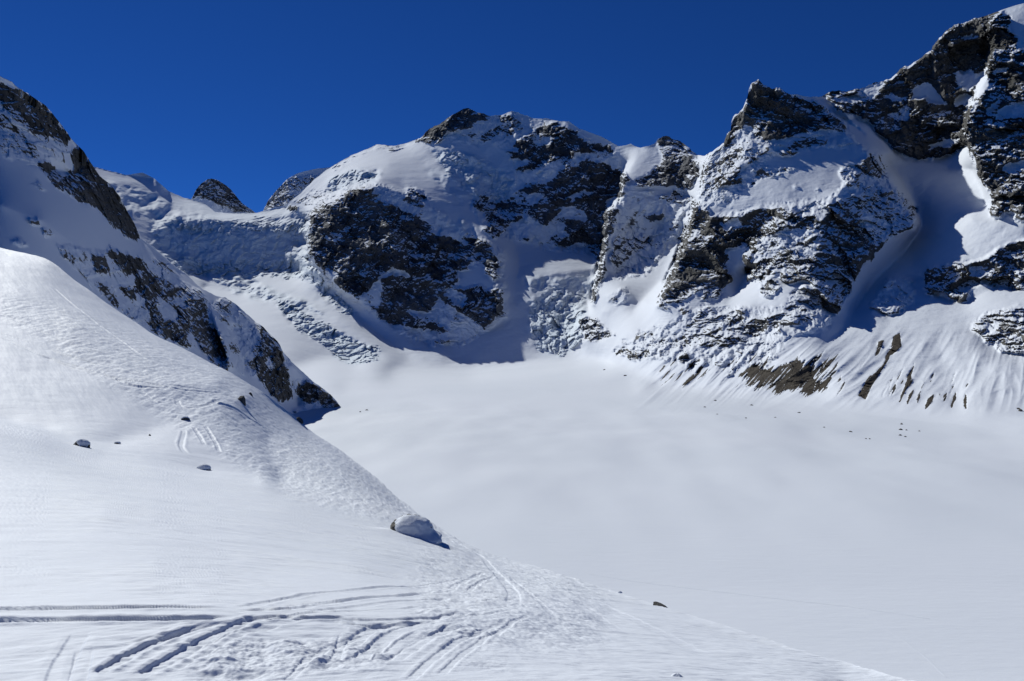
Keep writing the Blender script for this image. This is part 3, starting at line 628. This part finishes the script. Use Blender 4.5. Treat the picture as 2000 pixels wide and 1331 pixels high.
sheet('mountain', [(368,400),(376,385),(383,370),(395,357),(406,350),(414,349),(424,352),(438,360),(451,370),(462,384),(473,397),(488,408),(504,418)], [(368,425),(504,430)],
    [[(368,400,6500),(406,350,6600),(424,352,6600),(451,370,6650),(504,418,6800)],[(410,352,6600),(418,385,6480),(420,425,6380)],[(368,425,6250),(504,430,6600)],[(440,400,6560),(470,425,6550)]],
    [(1,[(376,392),(383,365),(406,345),(424,345),(451,365),(480,395),(505,420),(470,415),(440,405),(405,392),(390,385)]),(.6,[(420,400),(460,412),(480,420),(430,415)])], M_FAR, .8, 110, 4, 130, 1.2, 1.2, 1.0, 3,
    'small dark rock horn standing on the far snow saddle, left of the central peak', wsc=3.2)
sheet('mountain', [(505,419),(513,414),(524,391),(543,369),(561,350),(580,339),(610,331),(644,327),(700,322)], [(505,425),(700,425)],
    [[(505,419,6200),(524,391,6150),(561,350,6150),(610,331,6200),(700,322,6300)],[(561,350,6150),(560,400,5950)],[(505,425,5900),(700,425,5850)]],
    [(.85,[(505,420),(513,410),(524,388),(543,366),(561,352),(590,345),(620,345),(640,350),(600,385),(560,400),(530,412)]),(-.7,[(560,350),(580,340),(570,352)]),(-.5,[(570,370),(600,360),(590,380),(560,385)])], M_FAR, .8, 110, 4, 130, 1.2, .8, 1.0, 11,
    'pale rock and snow shoulder half hidden behind the left flank of the central peak', wsc=3.2)

# ================================================================== LEFT MOUNTAIN
SKL = [(-165,60),(-80,105),(0,149),(23,160),(34,171),(52,181),(71,194),(90,207),(113,235),(130,258),(139,271),(151,284),(162,293),(177,318),(195,344),(214,359),(233,382),(248,412),(263,438),(276,466),(287,474),(300,483),
 (324,505),(338,517),(361,534),(395,564),(420,577),(440,581),(463,596),(482,613),(500,630),(512,636),(523,649),(535,660),(546,672),(552,686),(555,690),(566,702),(576,713),(598,733),(613,747),(630,758),(643,769),(655,781),(666,795),(670,800)]
LROCK = [
 (.47,[(850,240),(920,215),(1020,225),(1100,238),(1200,290),(1225,345),(1180,420),(1168,500),(1060,490),(1000,470),(950,460),(915,400),(960,370),(1000,330),(980,285),(900,275)]),
 (.45,[(595,420),(640,375),(740,355),(840,400),(900,440),(985,490),(990,620),(900,680),(800,670),(720,610),(640,560),(600,510)]),
 (.46,[(1200,370),(1345,400),(1330,470),(1260,540),(1200,550)]),(.5,[(1380,300),(1440,230),(1600,195),(1700,300),(1780,420),(1700,500),(1640,600),(1600,560),(1600,430),(1500,400),(1380,410)]),
 (-1,[(1385,402),(1440,350),(1480,325),(1530,300),(1600,292),(1692,298),(1670,330),(1620,385),(1540,392),(1470,402),(1380,418)]),
 (1.02,[(-150,150),(0,163),(34,172),(75,196),(113,235),(139,271),(124,277),(86,262),(68,265),(60,258),(23,224),(0,198),(-150,170)]),
 (.75,[(-100,216),(0,216),(23,239),(49,258),(71,288),(75,310),(56,307),(34,295),(15,288),(0,284),(-100,260)]),
 (.9,[(110,262),(139,270),(132,290),(120,280)]),(.55,[(75,262),(105,268),(125,290),(130,320),(110,315),(90,290)]),
 (1.06,[(139,299),(150,286),(165,293),(180,320),(210,355),(233,380),(263,436),(279,466),(268,472),(245,462),(225,446),(203,427),(180,400),(158,397),(131,378),(109,367),(86,340),(71,325),(78,315),(105,322),(124,348),(143,329)]),
 (.7,[(116,487),(150,498),(165,517),(143,513),(124,502)]),(.95,[(178,498),(199,498),(210,517),(210,536),(195,532),(180,517)]),
 (.7,[(60,360),(75,352),(86,372),(70,368)]),(.7,[(60,430),(72,425),(80,442),(65,440)]),(.7,[(82,445),(95,448),(110,465),(90,460)]),
 (1.05,[(211,484),(249,499),(275,506),(301,540),(328,548),(350,559),(388,570),(403,589),(410,623),(425,653),(440,675),(448,722),(440,735),(410,702),(395,683),(365,679),(331,664),(301,649),(290,630),(294,608),(260,585),(238,570),(241,559),(268,563),(262,540),(240,530),(225,510)]),
 (-1,[(312,580),(322,583),(345,612),(342,628),(318,622),(308,605)]),(-.9,[(360,660),(375,650),(400,690),(380,685)]),(-.6,[(345,575),(365,580),(360,600),(345,595)]),(-.6,[(270,575),(285,590),(280,605),(265,590)]),
 (.8,[(180,548),(210,560),(230,589),(234,604),(215,590),(195,570)]),(.7,[(196,495),(206,500),(213,530),(202,530)]),(.7,[(240,600),(255,605),(265,630),(250,622)]),
 (.9,[(298,503),(324,510),(350,540),(331,533),(309,518)]),(.9,[(418,589),(444,581),(455,600),(448,623),(433,630),(422,608)]),(.7,[(459,598),(482,613),(478,620),(462,608)]),
 (1.05,[(500,630),(527,649),(549,675),(564,720),(566,750),(572,780),(549,786),(530,768),(512,747),(497,724),(478,709),(500,705),(489,683),(508,675),(508,653)]),
 (.9,[(446,672),(463,672),(470,694),(455,687)]),(-.6,[(520,700),(530,695),(535,720),(525,725)]),
 (1.1,[(576,762),(598,743),(620,750),(650,773),(668,797),(640,800),(628,784),(606,788),(583,780)]),(.9,[(572,798),(582,803),(592,822),(580,818)]),
 (.6,[(20,470),(40,466),(60,480),(35,482)]),
 (.5,[(110,480),(200,490),(290,500),(400,580),(470,610),(520,660),(560,740),(480,735),(400,690),(280,640),(200,580),(150,530)]),
 (.5,[(0,160),(40,180),(120,250),(140,300),(80,330),(0,300)]),(.5,[(560,740),(600,745),(650,790),(600,806)]),
]
sheet('mountain', SKL, [(-165,600),(0,545),(60,560),(139,620),(200,655),(268,690),(361,735),(444,780),(519,810),(549,822),(579,822),(587,807),(613,808),(647,808),(670,803)],
    [[(-165,60,720),(0,149,860),(139,273,1050),(210,357,1200),(276,466,1340),(350,527,1460),(440,581,1580),(482,613,1610),(546,672,1640),(570,708,1655),(620,752,1675),(670,800,1690)],
     [(-165,600,420),(0,545,540),(139,620,720),(268,690,900),(361,735,1060),(444,780,1220),(519,810,1400),(579,822,1560),(613,808,1640),(670,803,1688)],
     [(0,400,660),(80,430,720),(150,480,820),(210,545,920),(270,600,1010)],
     [(0,290,770),(80,330,850),(180,405,1010),(245,462,1160),(290,520,1230),(350,590,1290)],
     [(160,300,1120),(150,340,1060),(100,330,950)],[(120,290,980),(135,330,1000)],
     [(470,610,1560),(500,640,1570),(560,690,1610),(575,720,1620),(572,785,1590)],
     [(455,640,1490),(480,720,1400)],[(410,600,1420),(430,660,1320),(450,720,1260)],
     [(390,580,1400),(415,640,1380),(440,700,1360)],[(590,740,1655),(580,790,1630)]],
    LROCK, M_LEFT, 1.25, 330, 6, 90, 1.3, 1.2, 1.0, 23, 'craggy dark shoulder falling from the upper left corner to the glacier', wsc=1.25)

# ================================================================== FOREGROUND SLOPE
CR = [(-165,420),(-60,462),(0,484),(56,498),(98,510),(139,547),(200,589),(268,630),(301,653),(361,679),(410,705),(444,720),(478,742),(500,754),(519,765),(549,788),(579,811),(602,833),(640,860),(670,878),(700,903),(740,938),(780,975),(820,1003),(860,1033),(910,1062),(950,1080),(1040,1104),(1100,1122),(1190,1152),
 (1280,1180),(1370,1207),(1487,1243),(1560,1268),(1640,1293),(1775,1327),(1860,1344),(2165,1405)]
FLN = [
 [(-165,420,125),(0,484,110),(98,510,104),(139,547,100),(268,630,92),(361,679,88),(444,720,86),(519,765,88),(549,788,92),(602,833,95),(640,858,91),(670,878,87),(700,903,82),(740,938,74),(780,975,63),(820,1003,53),(860,1033,45),(910,1062,36),(1000,1093,26),(1100,1122,20),(1190,1152,16),(1280,1180,13),(1370,1207,11.2),(1487,1243,9),(1640,1293,6.8),(1775,1327,5.4),(1860,1344,4.8),(2165,1405,3.8)],
 [(-165,1440,3.62),(1000,1440,3.6),(2165,1440,3.4)],
 [(-165,1331,4.25),(500,1331,4.2),(1200,1331,4.15),(1600,1331,4.9)],
 [(-165,1200,5.4),(400,1200,5.35),(800,1200,5.9),(1000,1200,6.6),(1200,1200,9.5)],
 [(-165,1100,7.4),(300,1110,7.6),(700,1120,9.2),(880,1130,11.5),(1050,1140,14)],
 [(-165,1000,11.2),(200,1010,11.6),(500,1040,13),(740,1055,17),(850,1066,20),(920,1072,25)],
 [(-165,900,18.5),(100,930,19),(350,960,21.5),(560,985,23.5),(740,1025,24),(800,1042,24),(870,1060,25)],
 [(-165,800,27),(0,837,28),(70,855,29),(140,879,31),(200,892,33),(300,906,34),(400,925,35),(500,940,34)],
 [(-165,778,43),(0,824,41),(70,842,39.5),(150,866,37)],
 [(150,866,37),(230,862,40),(290,846,43),(360,817,48),(420,795,54),(470,778,62),(495,768,76)],
 [(-165,765,45),(0,793,43.5),(150,812,43),(250,805,46),(350,786,52.5),(440,768,61)],
 [(-165,690,53),(0,720,51),(200,742,52),(340,748,57),(430,748,64)],
 [(-165,560,76),(0,600,69),(150,640,68),(300,690,70),(420,728,74)],
 [(522,855,58),(530,900,46),(545,940,40),(650,975,33),(740,1010,28.5),(840,1044,27)],
]
TR = [
 ([(430,1200),(560,1184),(700,1170),(820,1160),(940,1152)],.05,.014),([(500,1215),(620,1196),(760,1190),(880,1186)],.05,.014),([(560,1168),(660,1156),(760,1150),(850,1142),(930,1122)],.05,.014),
 ([(620,1215),(720,1222),(830,1216),(950,1200),(1010,1190)],.05,.014),([(800,1200),(880,1190),(970,1186),(1030,1180)],.05,.012),([(850,1175),(930,1176),(1010,1172)],.05,.012),
 ([(330,1240),(460,1216),(600,1204)],.05,.014),([(240,1262),(330,1238),(430,1216)],.05,.012),([(560,1330),(600,1290),(660,1255),(740,1230)],.06,.016),([(800,1330),(840,1290),(900,1250),(980,1215)],.06,.016),
 ([(860,1320),(900,1280),(960,1240),(1040,1200)],.05,.014),([(930,1100),(1000,1130),(1060,1180),(1100,1230)],.06,.012),([(980,1095),(1060,1130),(1150,1175)],.06,.012),([(-40,1150),(80,1156),(200,1170)],.05,.008),
  # ski tracks: polyline in photograph pixels, width (m), depth (m)
 ([(-60,1190),(100,1189),(250,1188),(400,1189),(440,1186)],.10,.042),([(-60,1212),(100,1212),(250,1210),(400,1209),(470,1207)],.10,.042),
 ([(470,1188),(520,1175),(620,1158),(700,1152),(760,1147),(830,1148),(860,1147)],.09,.028),([(440,1192),(560,1192),(640,1178),(740,1168),(850,1160),(900,1163)],.09,.03),
 ([(560,1210),(640,1206),(690,1210),(760,1212),(840,1208),(920,1198)],.09,.035),([(600,1195),(700,1184),(800,1175),(900,1170)],.08,.02),
 ([(470,1208),(560,1205),(640,1208),(700,1204)],.09,.03),
 ([(190,1318),(240,1288),(300,1256),(350,1235),(405,1221)],.085,.055),([(270,1322),(330,1290),(400,1250),(460,1222),(520,1200)],.10,.04),
 ([(330,1310),(400,1270),(470,1235),(560,1215)],.1,.02),([(685,1258),(710,1236),(740,1222),(800,1214)],.12,.04),([(700,1290),(740,1255),(790,1225),(850,1213)],.12,.045),
 ([(735,1295),(775,1262),(830,1232)],.1,.03),([(765,1290),(810,1262),(860,1235),(900,1222)],.1,.035),([(655,1290),(662,1268),(672,1240)],.07,.03),
 ([(110,1340),(125,1290),(150,1250),(160,1232)],.12,.02),([(150,1345),(160,1300),(165,1262)],.10,.018),
 ([(880,1150),(920,1128),(950,1118)],.08,.03),([(915,1155),(940,1135),(970,1125)],.07,.03),([(940,1157),(1000,1162),(1025,1165)],.1,.03),([(930,1165),(980,1170),(1015,1168)],.1,.025),
 ([(900,1066),(940,1085),(960,1110),(990,1140),(1005,1160),(1000,1185),(1030,1205)],.16,.035),
 ([(60,690),(150,715),(230,743),(290,750),(345,765),(400,768),(450,770)],.22,.05),([(0,660),(90,700),(170,728),(250,742),(330,752)],.22,.05),([(30,670),(120,712),(220,738),(330,758),(430,766)],.22,.04),([(-40,640),(60,672),(160,705),(260,730),(380,748)],.22,.04),([(345,782),(350,795),(370,801),(400,795),(440,780)],.3,.07),
 ([(190,725),(260,757),(330,762)],.4,.08),([(-40,600),(60,640),(150,680),(240,705)],.4,.06),([(100,560),(200,640),(300,715)],.4,.06),([(420,790),(470,805),(540,850)],.3,.1),([(360,840),(352,870),(365,885)],.25,.06),([(378,835),(390,850),(400,870)],.2,.05),([(400,830),(420,860),(430,885)],.2,.05),
 ([(270,760),(300,785),(320,790)],.35,.06),([(540,820),(600,870),(690,950)],.15,.02),([(660,925),(690,955),(720,985)],.15,.02),([(500,800),(560,860),(620,930)],.12,.015),
 ([(1100,1150),(1180,1180),(1300,1240),(1400,1290)],.14,.008),([(1050,1130),(1150,1190),(1230,1250)],.14,.008),
]
xs = np.arange(-165, 2165, 1.35); ca = np.array(CR, float)
top = np.interp(xs, ca[:, 0], ca[:, 1])
top = np.convolve(np.pad(top, 12, mode='edge'), np.ones(25)/25, 'valid')
NRF = 900; t = np.linspace(0, 1, NRF)[:, None]
Y = top+(1425-top)*(.25*t**2+.75*t); X = np.broadcast_to(xs, Y.shape).copy()
print('foreground', Y.shape)
FF = solve(FLN, -180, 2190, 400, 1460, 4, smooth=14)
Z = 1/samp(FF, X, Y); px, py, pz = P3(X, Y, Z)
def ground(x, y): return P3(x, y, 1/samp(FF, np.float64(x), np.float64(y)))
h = np.zeros_like(px)
r = np.hypot(px, py)
bX, bY = ground(803, 1054)[:2]
q_ = np.hypot((px-bX)/1.25, (py-bY)/.9); h += .20*np.exp(-q_**2)-.10*np.exp(-(((px-bX-.9)/.35)**2+((py-bY+.35)/.3)**2))-.10*np.exp(-(((px-bX+1.1)/.3)**2+((py-bY)/.25)**2))
steep = ss(0, 1, (X-(470+(Y-930)*1.6))/60)*ss(20, 34, py)*ss(100, 80, r)   # grey slope under the crest
# undulation and wind ripples (crossing the view, finer towards the camera)
h += .012*fbm(px/1.6, py/1.1, px*0, 3, .5)*ss(2, 8, r)**.5
h += .10*fbm(px/9, py/9, px*0, 3, .5, off=4)*ss(12, 40, r)+.4*fbm(px/35, py/35, px*0, 2, .5, off=8)*ss(40, 90, r)
ca_, sa_ = math.cos(.22), math.sin(.22); ru = px*ca_+py*sa_; rv = -px*sa_+py*ca_
patch = ss(-.25, .35, fbm(px/2.6, py/2.6, px*0, 3, .5, off=31))
right = ss(450, 1000, X)*ss(1130, 1200, Y)
h += (.0075*fbm(ru/.26, rv/.06, px*0, 3, .6)+.010*fbm(ru/.55, rv/.14, px*0, 2, .5, off=3))*(.35+.65*patch)*(1-.35*right)*ss(26, 6, r)
h += .028*fbm(ru/1.2, rv/.4, px*0, 4, .6, off=6)*ss(7, 14, r)*(1-ss(30, 60, r))*.6
h += .028*fbm(ru/2.6, rv/1.1, px*0, 4, .6, off=12)*ss(24, 45, r)*(.5+steep)
h += steep*(.035*fbm((px+py*.12)/.5, py/3.2, px*0, 4, .65, off=2)+.02*fbm(px/.35, py/.6, px*0, 3, .6, off=12))
h += .028*fbm((px+py*.75)/1.6, (py-px*.6)/9, px*0, 4, .62, off=51)*ss(40, 60, r)
# churned snow in the near centre
ch = ss(60, 0, np.abs(Y-1275)-25)*ss(300, 420, X)*ss(1050, 900, X)*ss(-.35, .3, fbm(px/.9, py/.9, px*0, 2, .5, off=71))
h += ch*(.026*fbm(px/.22, py/.16, px*0, 4, .6, off=91)+.03*fbm(px/.6, py/.5, px*0, 2, .5, off=95))
ch2 = ss(90, 0, np.abs(Y-1165)-60)*ss(760, 860, X)*ss(1250, 1120, X)*.6
h += ch2*.035*fbm(px/.30, py/.34, px*0, 4, .62, off=17)
ch3 = ss(1180, 1230, Y)*ss(1000, 1150, X)*.7
h += ch3*.014*fbm((px+py*.5)/.7, (py*.6-px*.2)/.16, px*0, 4, .62, off=27)
# tracks
def dist_poly(px, py, pts, rad):
    D = np.full(px.shape, 1e9, np.float32); T = np.zeros(px.shape, np.float32); acc = 0
    L = sum(math.dist(a, b) for a, b in zip(pts[:-1], pts[1:]))
    for a, b in zip(pts[:-1], pts[1:]):
        dx, dy = b[0]-a[0], b[1]-a[1]; l2 = dx*dx+dy*dy+1e-9; l = math.sqrt(l2)
        s = np.clip(((px-a[0])*dx+(py-a[1])*dy)/l2, 0, 1)
        d = np.hypot(px-a[0]-s*dx, py-a[1]-s*dy); m = d < D
        D = np.where(m, d, D); T = np.where(m, (acc+s*l)/L, T); acc += l
    return D, T
for it, (pts, wd, dp) in enumerate(TR):
    if wd < .2 and not .0415 < dp < .045: dp = dp*.55
    pa = np.array(pts, float); xa, xb = pa[:, 0].min()-90, pa[:, 0].max()+90; ya, yb = pa[:, 1].min()-50, pa[:, 1].max()+50
    ci = np.where((xs > xa) & (xs < xb))[0]; c0, c1 = ci[0], ci[-1]+1
    sub = (slice(None), slice(c0, c1))
    rr = np.where(((Y[sub] > ya) & (Y[sub] < yb)).any(1))[0]
    sub = (slice(rr[0], rr[-1]+1), slice(c0, c1))
    w3 = [ground(*p)[:2] for p in pts]
    # smooth the polyline
    w3 = np.array(w3); tt = np.linspace(0, len(w3)-1, len(w3)*5); k = np.arange(len(w3))
    w3 = np.stack([np.interp(tt, k, w3[:, 0]), np.interp(tt, k, w3[:, 1])], -1)
    for _ in range(4): w3[1:-1] = (w3[:-2]+2*w3[1:-1]+w3[2:])/4
    D, T = dist_poly(px[sub], py[sub], [tuple(q) for q in w3], wd)
    wob = wd*(1+.18*fbm(px[sub]/(wd*6), py[sub]/(wd*6), px[sub]*0, 2, .5))
    fade = ss(0, .06, T)*ss(1, .8, T)*(.75+.35*fbm(px[sub]/(wd*12), py[sub]/(wd*12), px[sub]*0, 2, .5))
    tr = -dp*ss(wob*.56, wob*.40, D)+dp*.35*np.exp(-((D-wob*.85)/(wob*.25))**2)*(1+.5*fbm(px[sub]/(wd*1.6), py[sub]/(wd*1.6), px[sub]*0, 3, .6))
    h[sub] += tr*fade
pz = pz+h
FS = (xs, Y, px, py, pz)
nr, nc = X.shape
rows = []
bk = [.6, 2.5, 8, 25, 70, 160]
for s in bk[::-1]:
    s2 = s*np.clip(py[0]/30, .15, 1.5); z1 = py[0]+s2
    rows.append((px[0]/py[0]*z1, z1, np.maximum(pz[0]-.75*s2, -140)))
bxyz = [np.vstack([np.array([q[i] for q in rows]), a]) for i, a in enumerate((px, py, pz))]
V = np.stack(bxyz, -1).reshape(-1, 3); F = grid_faces(nr+len(bk), nc)
o = link_mesh('snow_slope', V, F, [M_FORE]); tag(o, 'near snow slope with ski tracks running up to the crest of the moraine', kind='structure')

# ================================================================== BOULDERS
import bmesh
def stone_mat(name, a, b_):
    m, nt, b = newmat(name)
    pos = nt.nodes.new('ShaderNodeNewGeometry').outputs['Position']
    n = noise(nt, pos, 9, 6, .65); n2 = noise(nt, pos, 40, 3, .6)
    nt.links.new(mixc(nt, remap(nt, n, .35, .65), a, b_), b.inputs['Base Color']); b.inputs['Roughness'].default_value = .9
    bp = nd(nt, 'ShaderNodeBump', i_Strength=.8, i_Distance=.03); nt.links.new(n2, bp.inputs['Height']); nt.links.new(bp.outputs[0], b.inputs['Normal'])
    return m
M_STONE = stone_mat('boulder_rock', (.035, .035, .036, 1), (.11, .10, .085, 1))
M_CAP = stone_mat('boulder_snow', (.73, .77, .83, 1), (.76, .80, .85, 1))
def stone_dirs(n):
    bm = bmesh.new(); bmesh.ops.create_icosphere(bm, subdivisions=n, radius=1)
    v = np.array([q.co[:] for q in bm.verts]); f = np.array([[w_.index for w_ in q.verts] for q in bm.faces]); bm.free(); return v, f
ICO = {k: stone_dirs(k) for k in (3, 5)}
def surf(px_, py_, fore):
    if fore:
        c = int(round((px_-FS[0][0])/1.35)); r = int(np.argmin(np.abs(FS[1][:, c]-py_))); return FS[2][r, c], FS[3][r, c], FS[4][r, c]
    c = int(round((px_-XM[0])/1.45)); r = int(np.argmin(np.abs(YG[:, c]-py_))); return GS[0][r, c], GS[1][r, c], GS[2][r, c]
def boulder(x, y, w, h, seed, label, cap=0.0, fore=True, group=None, name='boulder', tilt=0.0, expose=(0, 0), angular=.35, deep=.8, mat=None, capz=-.15):
    X, Y_, Z_ = surf(x, y, fore)
    wm = w/FP*Y_; hm = h/FP*Y_
    n = 5 if w > 12 else 3
    d, f = ICO[n]; rs_ = np.random.RandomState(seed)
    r = 1+.16*fbm(d[:, 0]*1.3+seed, d[:, 1]*1.3, d[:, 2]*1.3, 3, .5)+.05*fbm(d[:, 0]*5+seed, d[:, 1]*5, d[:, 2]*5, 3, .6)
    for _ in range(9):                                            # flat broken faces
        q = rs_.randn(3); q /= np.linalg.norm(q); q[2] = abs(q[2])
        k = d@q; lim = 1-angular*rs_.uniform(.5, 1.0)
        r = np.where(k > .05, np.minimum(r, lim/np.maximum(k, .05)), r)
    P = d*r[:, None]*[wm/2, wm/2*deep, hm*.95]
    ct, st = math.cos(tilt), math.sin(tilt)
    P = np.stack([P[:, 0]*ct+P[:, 2]*st, P[:, 1], -P[:, 0]*st+P[:, 2]*ct], -1)
    z0 = np.zeros(len(P))
    root = bpy.data.objects.new(name, None) if cap > 0 else None
    if root: COL.objects.link(root); root.location = (X, Y_, Z_)
    ob = link_mesh('rock' if root else name, P, f, [mat or M_STONE], flat=np.ones(len(f), bool) if n == 3 else None, parent=root)
    if not root: ob.location = (X, Y_, Z_)
    if root:
        th = cap*ss(capz, capz+.5, d[:, 2]+.22*fbm(d[:, 0]*2+seed, d[:, 1]*2, d[:, 2]*2, 4, .6)-ss(.55, .95, d[:, 0]*expose[0]+d[:, 1]*expose[1])*2)-.05
        r2 = 1+.10*fbm(d[:, 0]*1.3+seed, d[:, 1]*1.3, d[:, 2]*1.3, 3, .5)+.012*fbm(d[:, 0]*9, d[:, 1]*9+seed, d[:, 2]*9, 3, .6)
        rr = np.where(th > 0, r2*.92*ss(0, cap*.5, th)+(r+.0)*(1-ss(0, cap*.5, th))+th, r+th)
        C = d*rr[:, None]*[wm/2, wm/2*deep, hm*.95]
        if capz < -.5: C[:, :2] *= (1+.55*ss(.15, -.35, d[:, 2])*ss(.75, .2, -d[:, 0]))[:, None]
        C = np.stack([C[:, 0]*ct+C[:, 2]*st, C[:, 1], -C[:, 0]*st+C[:, 2]*ct], -1)
        link_mesh('snow_cap', C, f, [M_CAP], parent=root)
    tag(root or ob, label, 'boulder' if name == 'boulder' else name.replace('_', ' '), group)
boulder(803, 1054, 88, 36, 3, 'large boulder under a domed snow cap, a sliver of rock bare at its left end', cap=.14, expose=(-1.0, -.15), angular=.12, deep=.9, capz=-.75)
boulder(160, 874, 32, 15, 5, 'dark boulder half covered with snow beside the snow hollow at far left', cap=.12, expose=(-.9, -.5))
boulder(471, 783, 22, 16, 8, 'larger dark pointed boulder on the moraine crest', angular=.5)
boulder(490, 769, 11, 8, 9, 'smaller dark stone just behind the pointed boulder on the crest', angular=.5)
boulder(361, 820, 20, 9, 12, 'low grey boulder dusted with snow near the curved ski tracks', cap=.06, expose=(.3, -.9))
boulder(229, 865, 15, 5, 14, 'flat snow-covered stone between the hollow and the curved ski tracks', cap=.08, expose=(0, -.9))
boulder(292, 850, 5, 4, 15, 'tiny dark stone poking out of the snow on the low spur', angular=.5)
boulder(398, 915, 26, 11, 17, 'buried boulder showing as a rounded snow lump with a shaded side', cap=.2, expose=(0, 0), angular=.15)
boulder(1290, 1178, 34, 6, 21, 'thin dark slab of rock on the crest to the right of the ski tracks', tilt=.28, angular=.45)
boulder(586, 816, 15, 10, 23, 'dark rock standing on the crest line below the left cliffs', angular=.5)
boulder(1322, 1321, 26, 6, 25, 'grey lump of hard snow at the bottom edge right of the ski tracks', name='snow_lump', mat=M_CAP)
boulder(1211, 1146, 12, 4, 27, 'small snow lump on the crest above the dark slab', name='snow_lump', mat=M_CAP)
G = 'small rocks scattered on the glacier below the right-hand wall'
for k, (x, y, w_, h_, lb) in enumerate([
    (1376,798,6,2.4,'small rock on the glacier below the leftmost bare streaks of the moraine wall'),(1396,783,8,2.4,'flat rock at the foot of the wall, left of the big brown patch'),
    (1467,791,8,2.6,'dark rock on the glacier straight below the big brown patch'),(1401,814,5,2,'tiny rock on open glacier, farthest left of the lower ones'),
    (1456,820,5,2,'tiny rock on open glacier below the big brown patch'),(1514,816,6,2,'faint rock on the glacier between two darker ones'),
    (1561,804,8,2.6,'dark rock on the glacier below the right end of the brown patch'),(1610,834,5,2,'tiny rock on open glacier left of the rock cluster'),
    (1662,842,8,2.6,'flat dark rock well left of the rock cluster'),(1691,855,4,2,'left one of a pair of tiny rocks low on the glacier'),(1698,855,5,2,'right one of a pair of tiny rocks low on the glacier'),
    (1760,826,6,4,'upright rock at the top of the rock cluster on the glacier'),(1759,837,10,4,'widest dark rock in the middle of the rock cluster'),(1771,838,5,2.4,'small rock at the right side of the rock cluster'),
    (1758,847,6,2.6,'rock at the lower left of the rock cluster'),(1768,850,6,2.6,'lowest rock of the rock cluster'),(1795,840,6,2.4,'single rock just right of the rock cluster'),
    (1993,801,11,5,'block at the right edge of the view under the moraine wall'),(1180,723,6,2,'tiny rock below the shaded glacier tongue'),(1221,734,8,2.4,'rock at the foot of the first low cliff of the pyramid'),
    (716,800,8,3,'rock lying on the glacier right of the left cliff end'),(704,803,5,2,'small rock between the left cliff end and the open glacier')]):
    boulder(x, y, w_, h_, 40+k, lb, fore=False, group=G, angular=.5)
# ================================================================== far ski tracks across the glacier
def ribbon(name, pts, wd, hh, label):
    P = []
    for a, b in zip(pts[:-1], pts[1:]):
        n = max(2, int(math.dist(a, b)/4))
        for t_ in np.linspace(0, 1, n, endpoint=False): P.append(surf(a[0]+(b[0]-a[0])*t_, a[1]+(b[1]-a[1])*t_, False))
    P = np.array(P)
    for _ in range(6): P[1:-1] = (P[:-2]+2*P[1:-1]+P[2:])/4
    T = np.gradient(P, axis=0); T[:, 2] = 0; T /= np.linalg.norm(T, axis=1)[:, None]; N = np.stack([-T[:, 1], T[:, 0], T[:, 2]], -1)
    prof = [(-1.5, -.35), (-.9, .6), (-.35, 1), (0, .1), (.35, 1), (.9, .6), (1.5, -.35)]
    V = np.stack([P+N*wd*a+np.array([0, 0, hh*c]) for a, c in prof], 1).reshape(-1, 3)
    tag(link_mesh(name, V, grid_faces(len(P), len(prof)), [M_FORE]), label, kind='structure')
ribbon('ski_track', [(1150,1122),(1250,1137),(1400,1155),(1560,1174),(1660,1185),(1760,1200),(1820,1210)], .5, .14, 'long faint ski track crossing the glacier below the crest')
ribbon('ski_track', [(1515,1092),(1570,1125),(1640,1165),(1690,1198),(1750,1240),(1810,1285),(1850,1325)], .45, .05, 'faint ski track running down the glacier to the lower right')
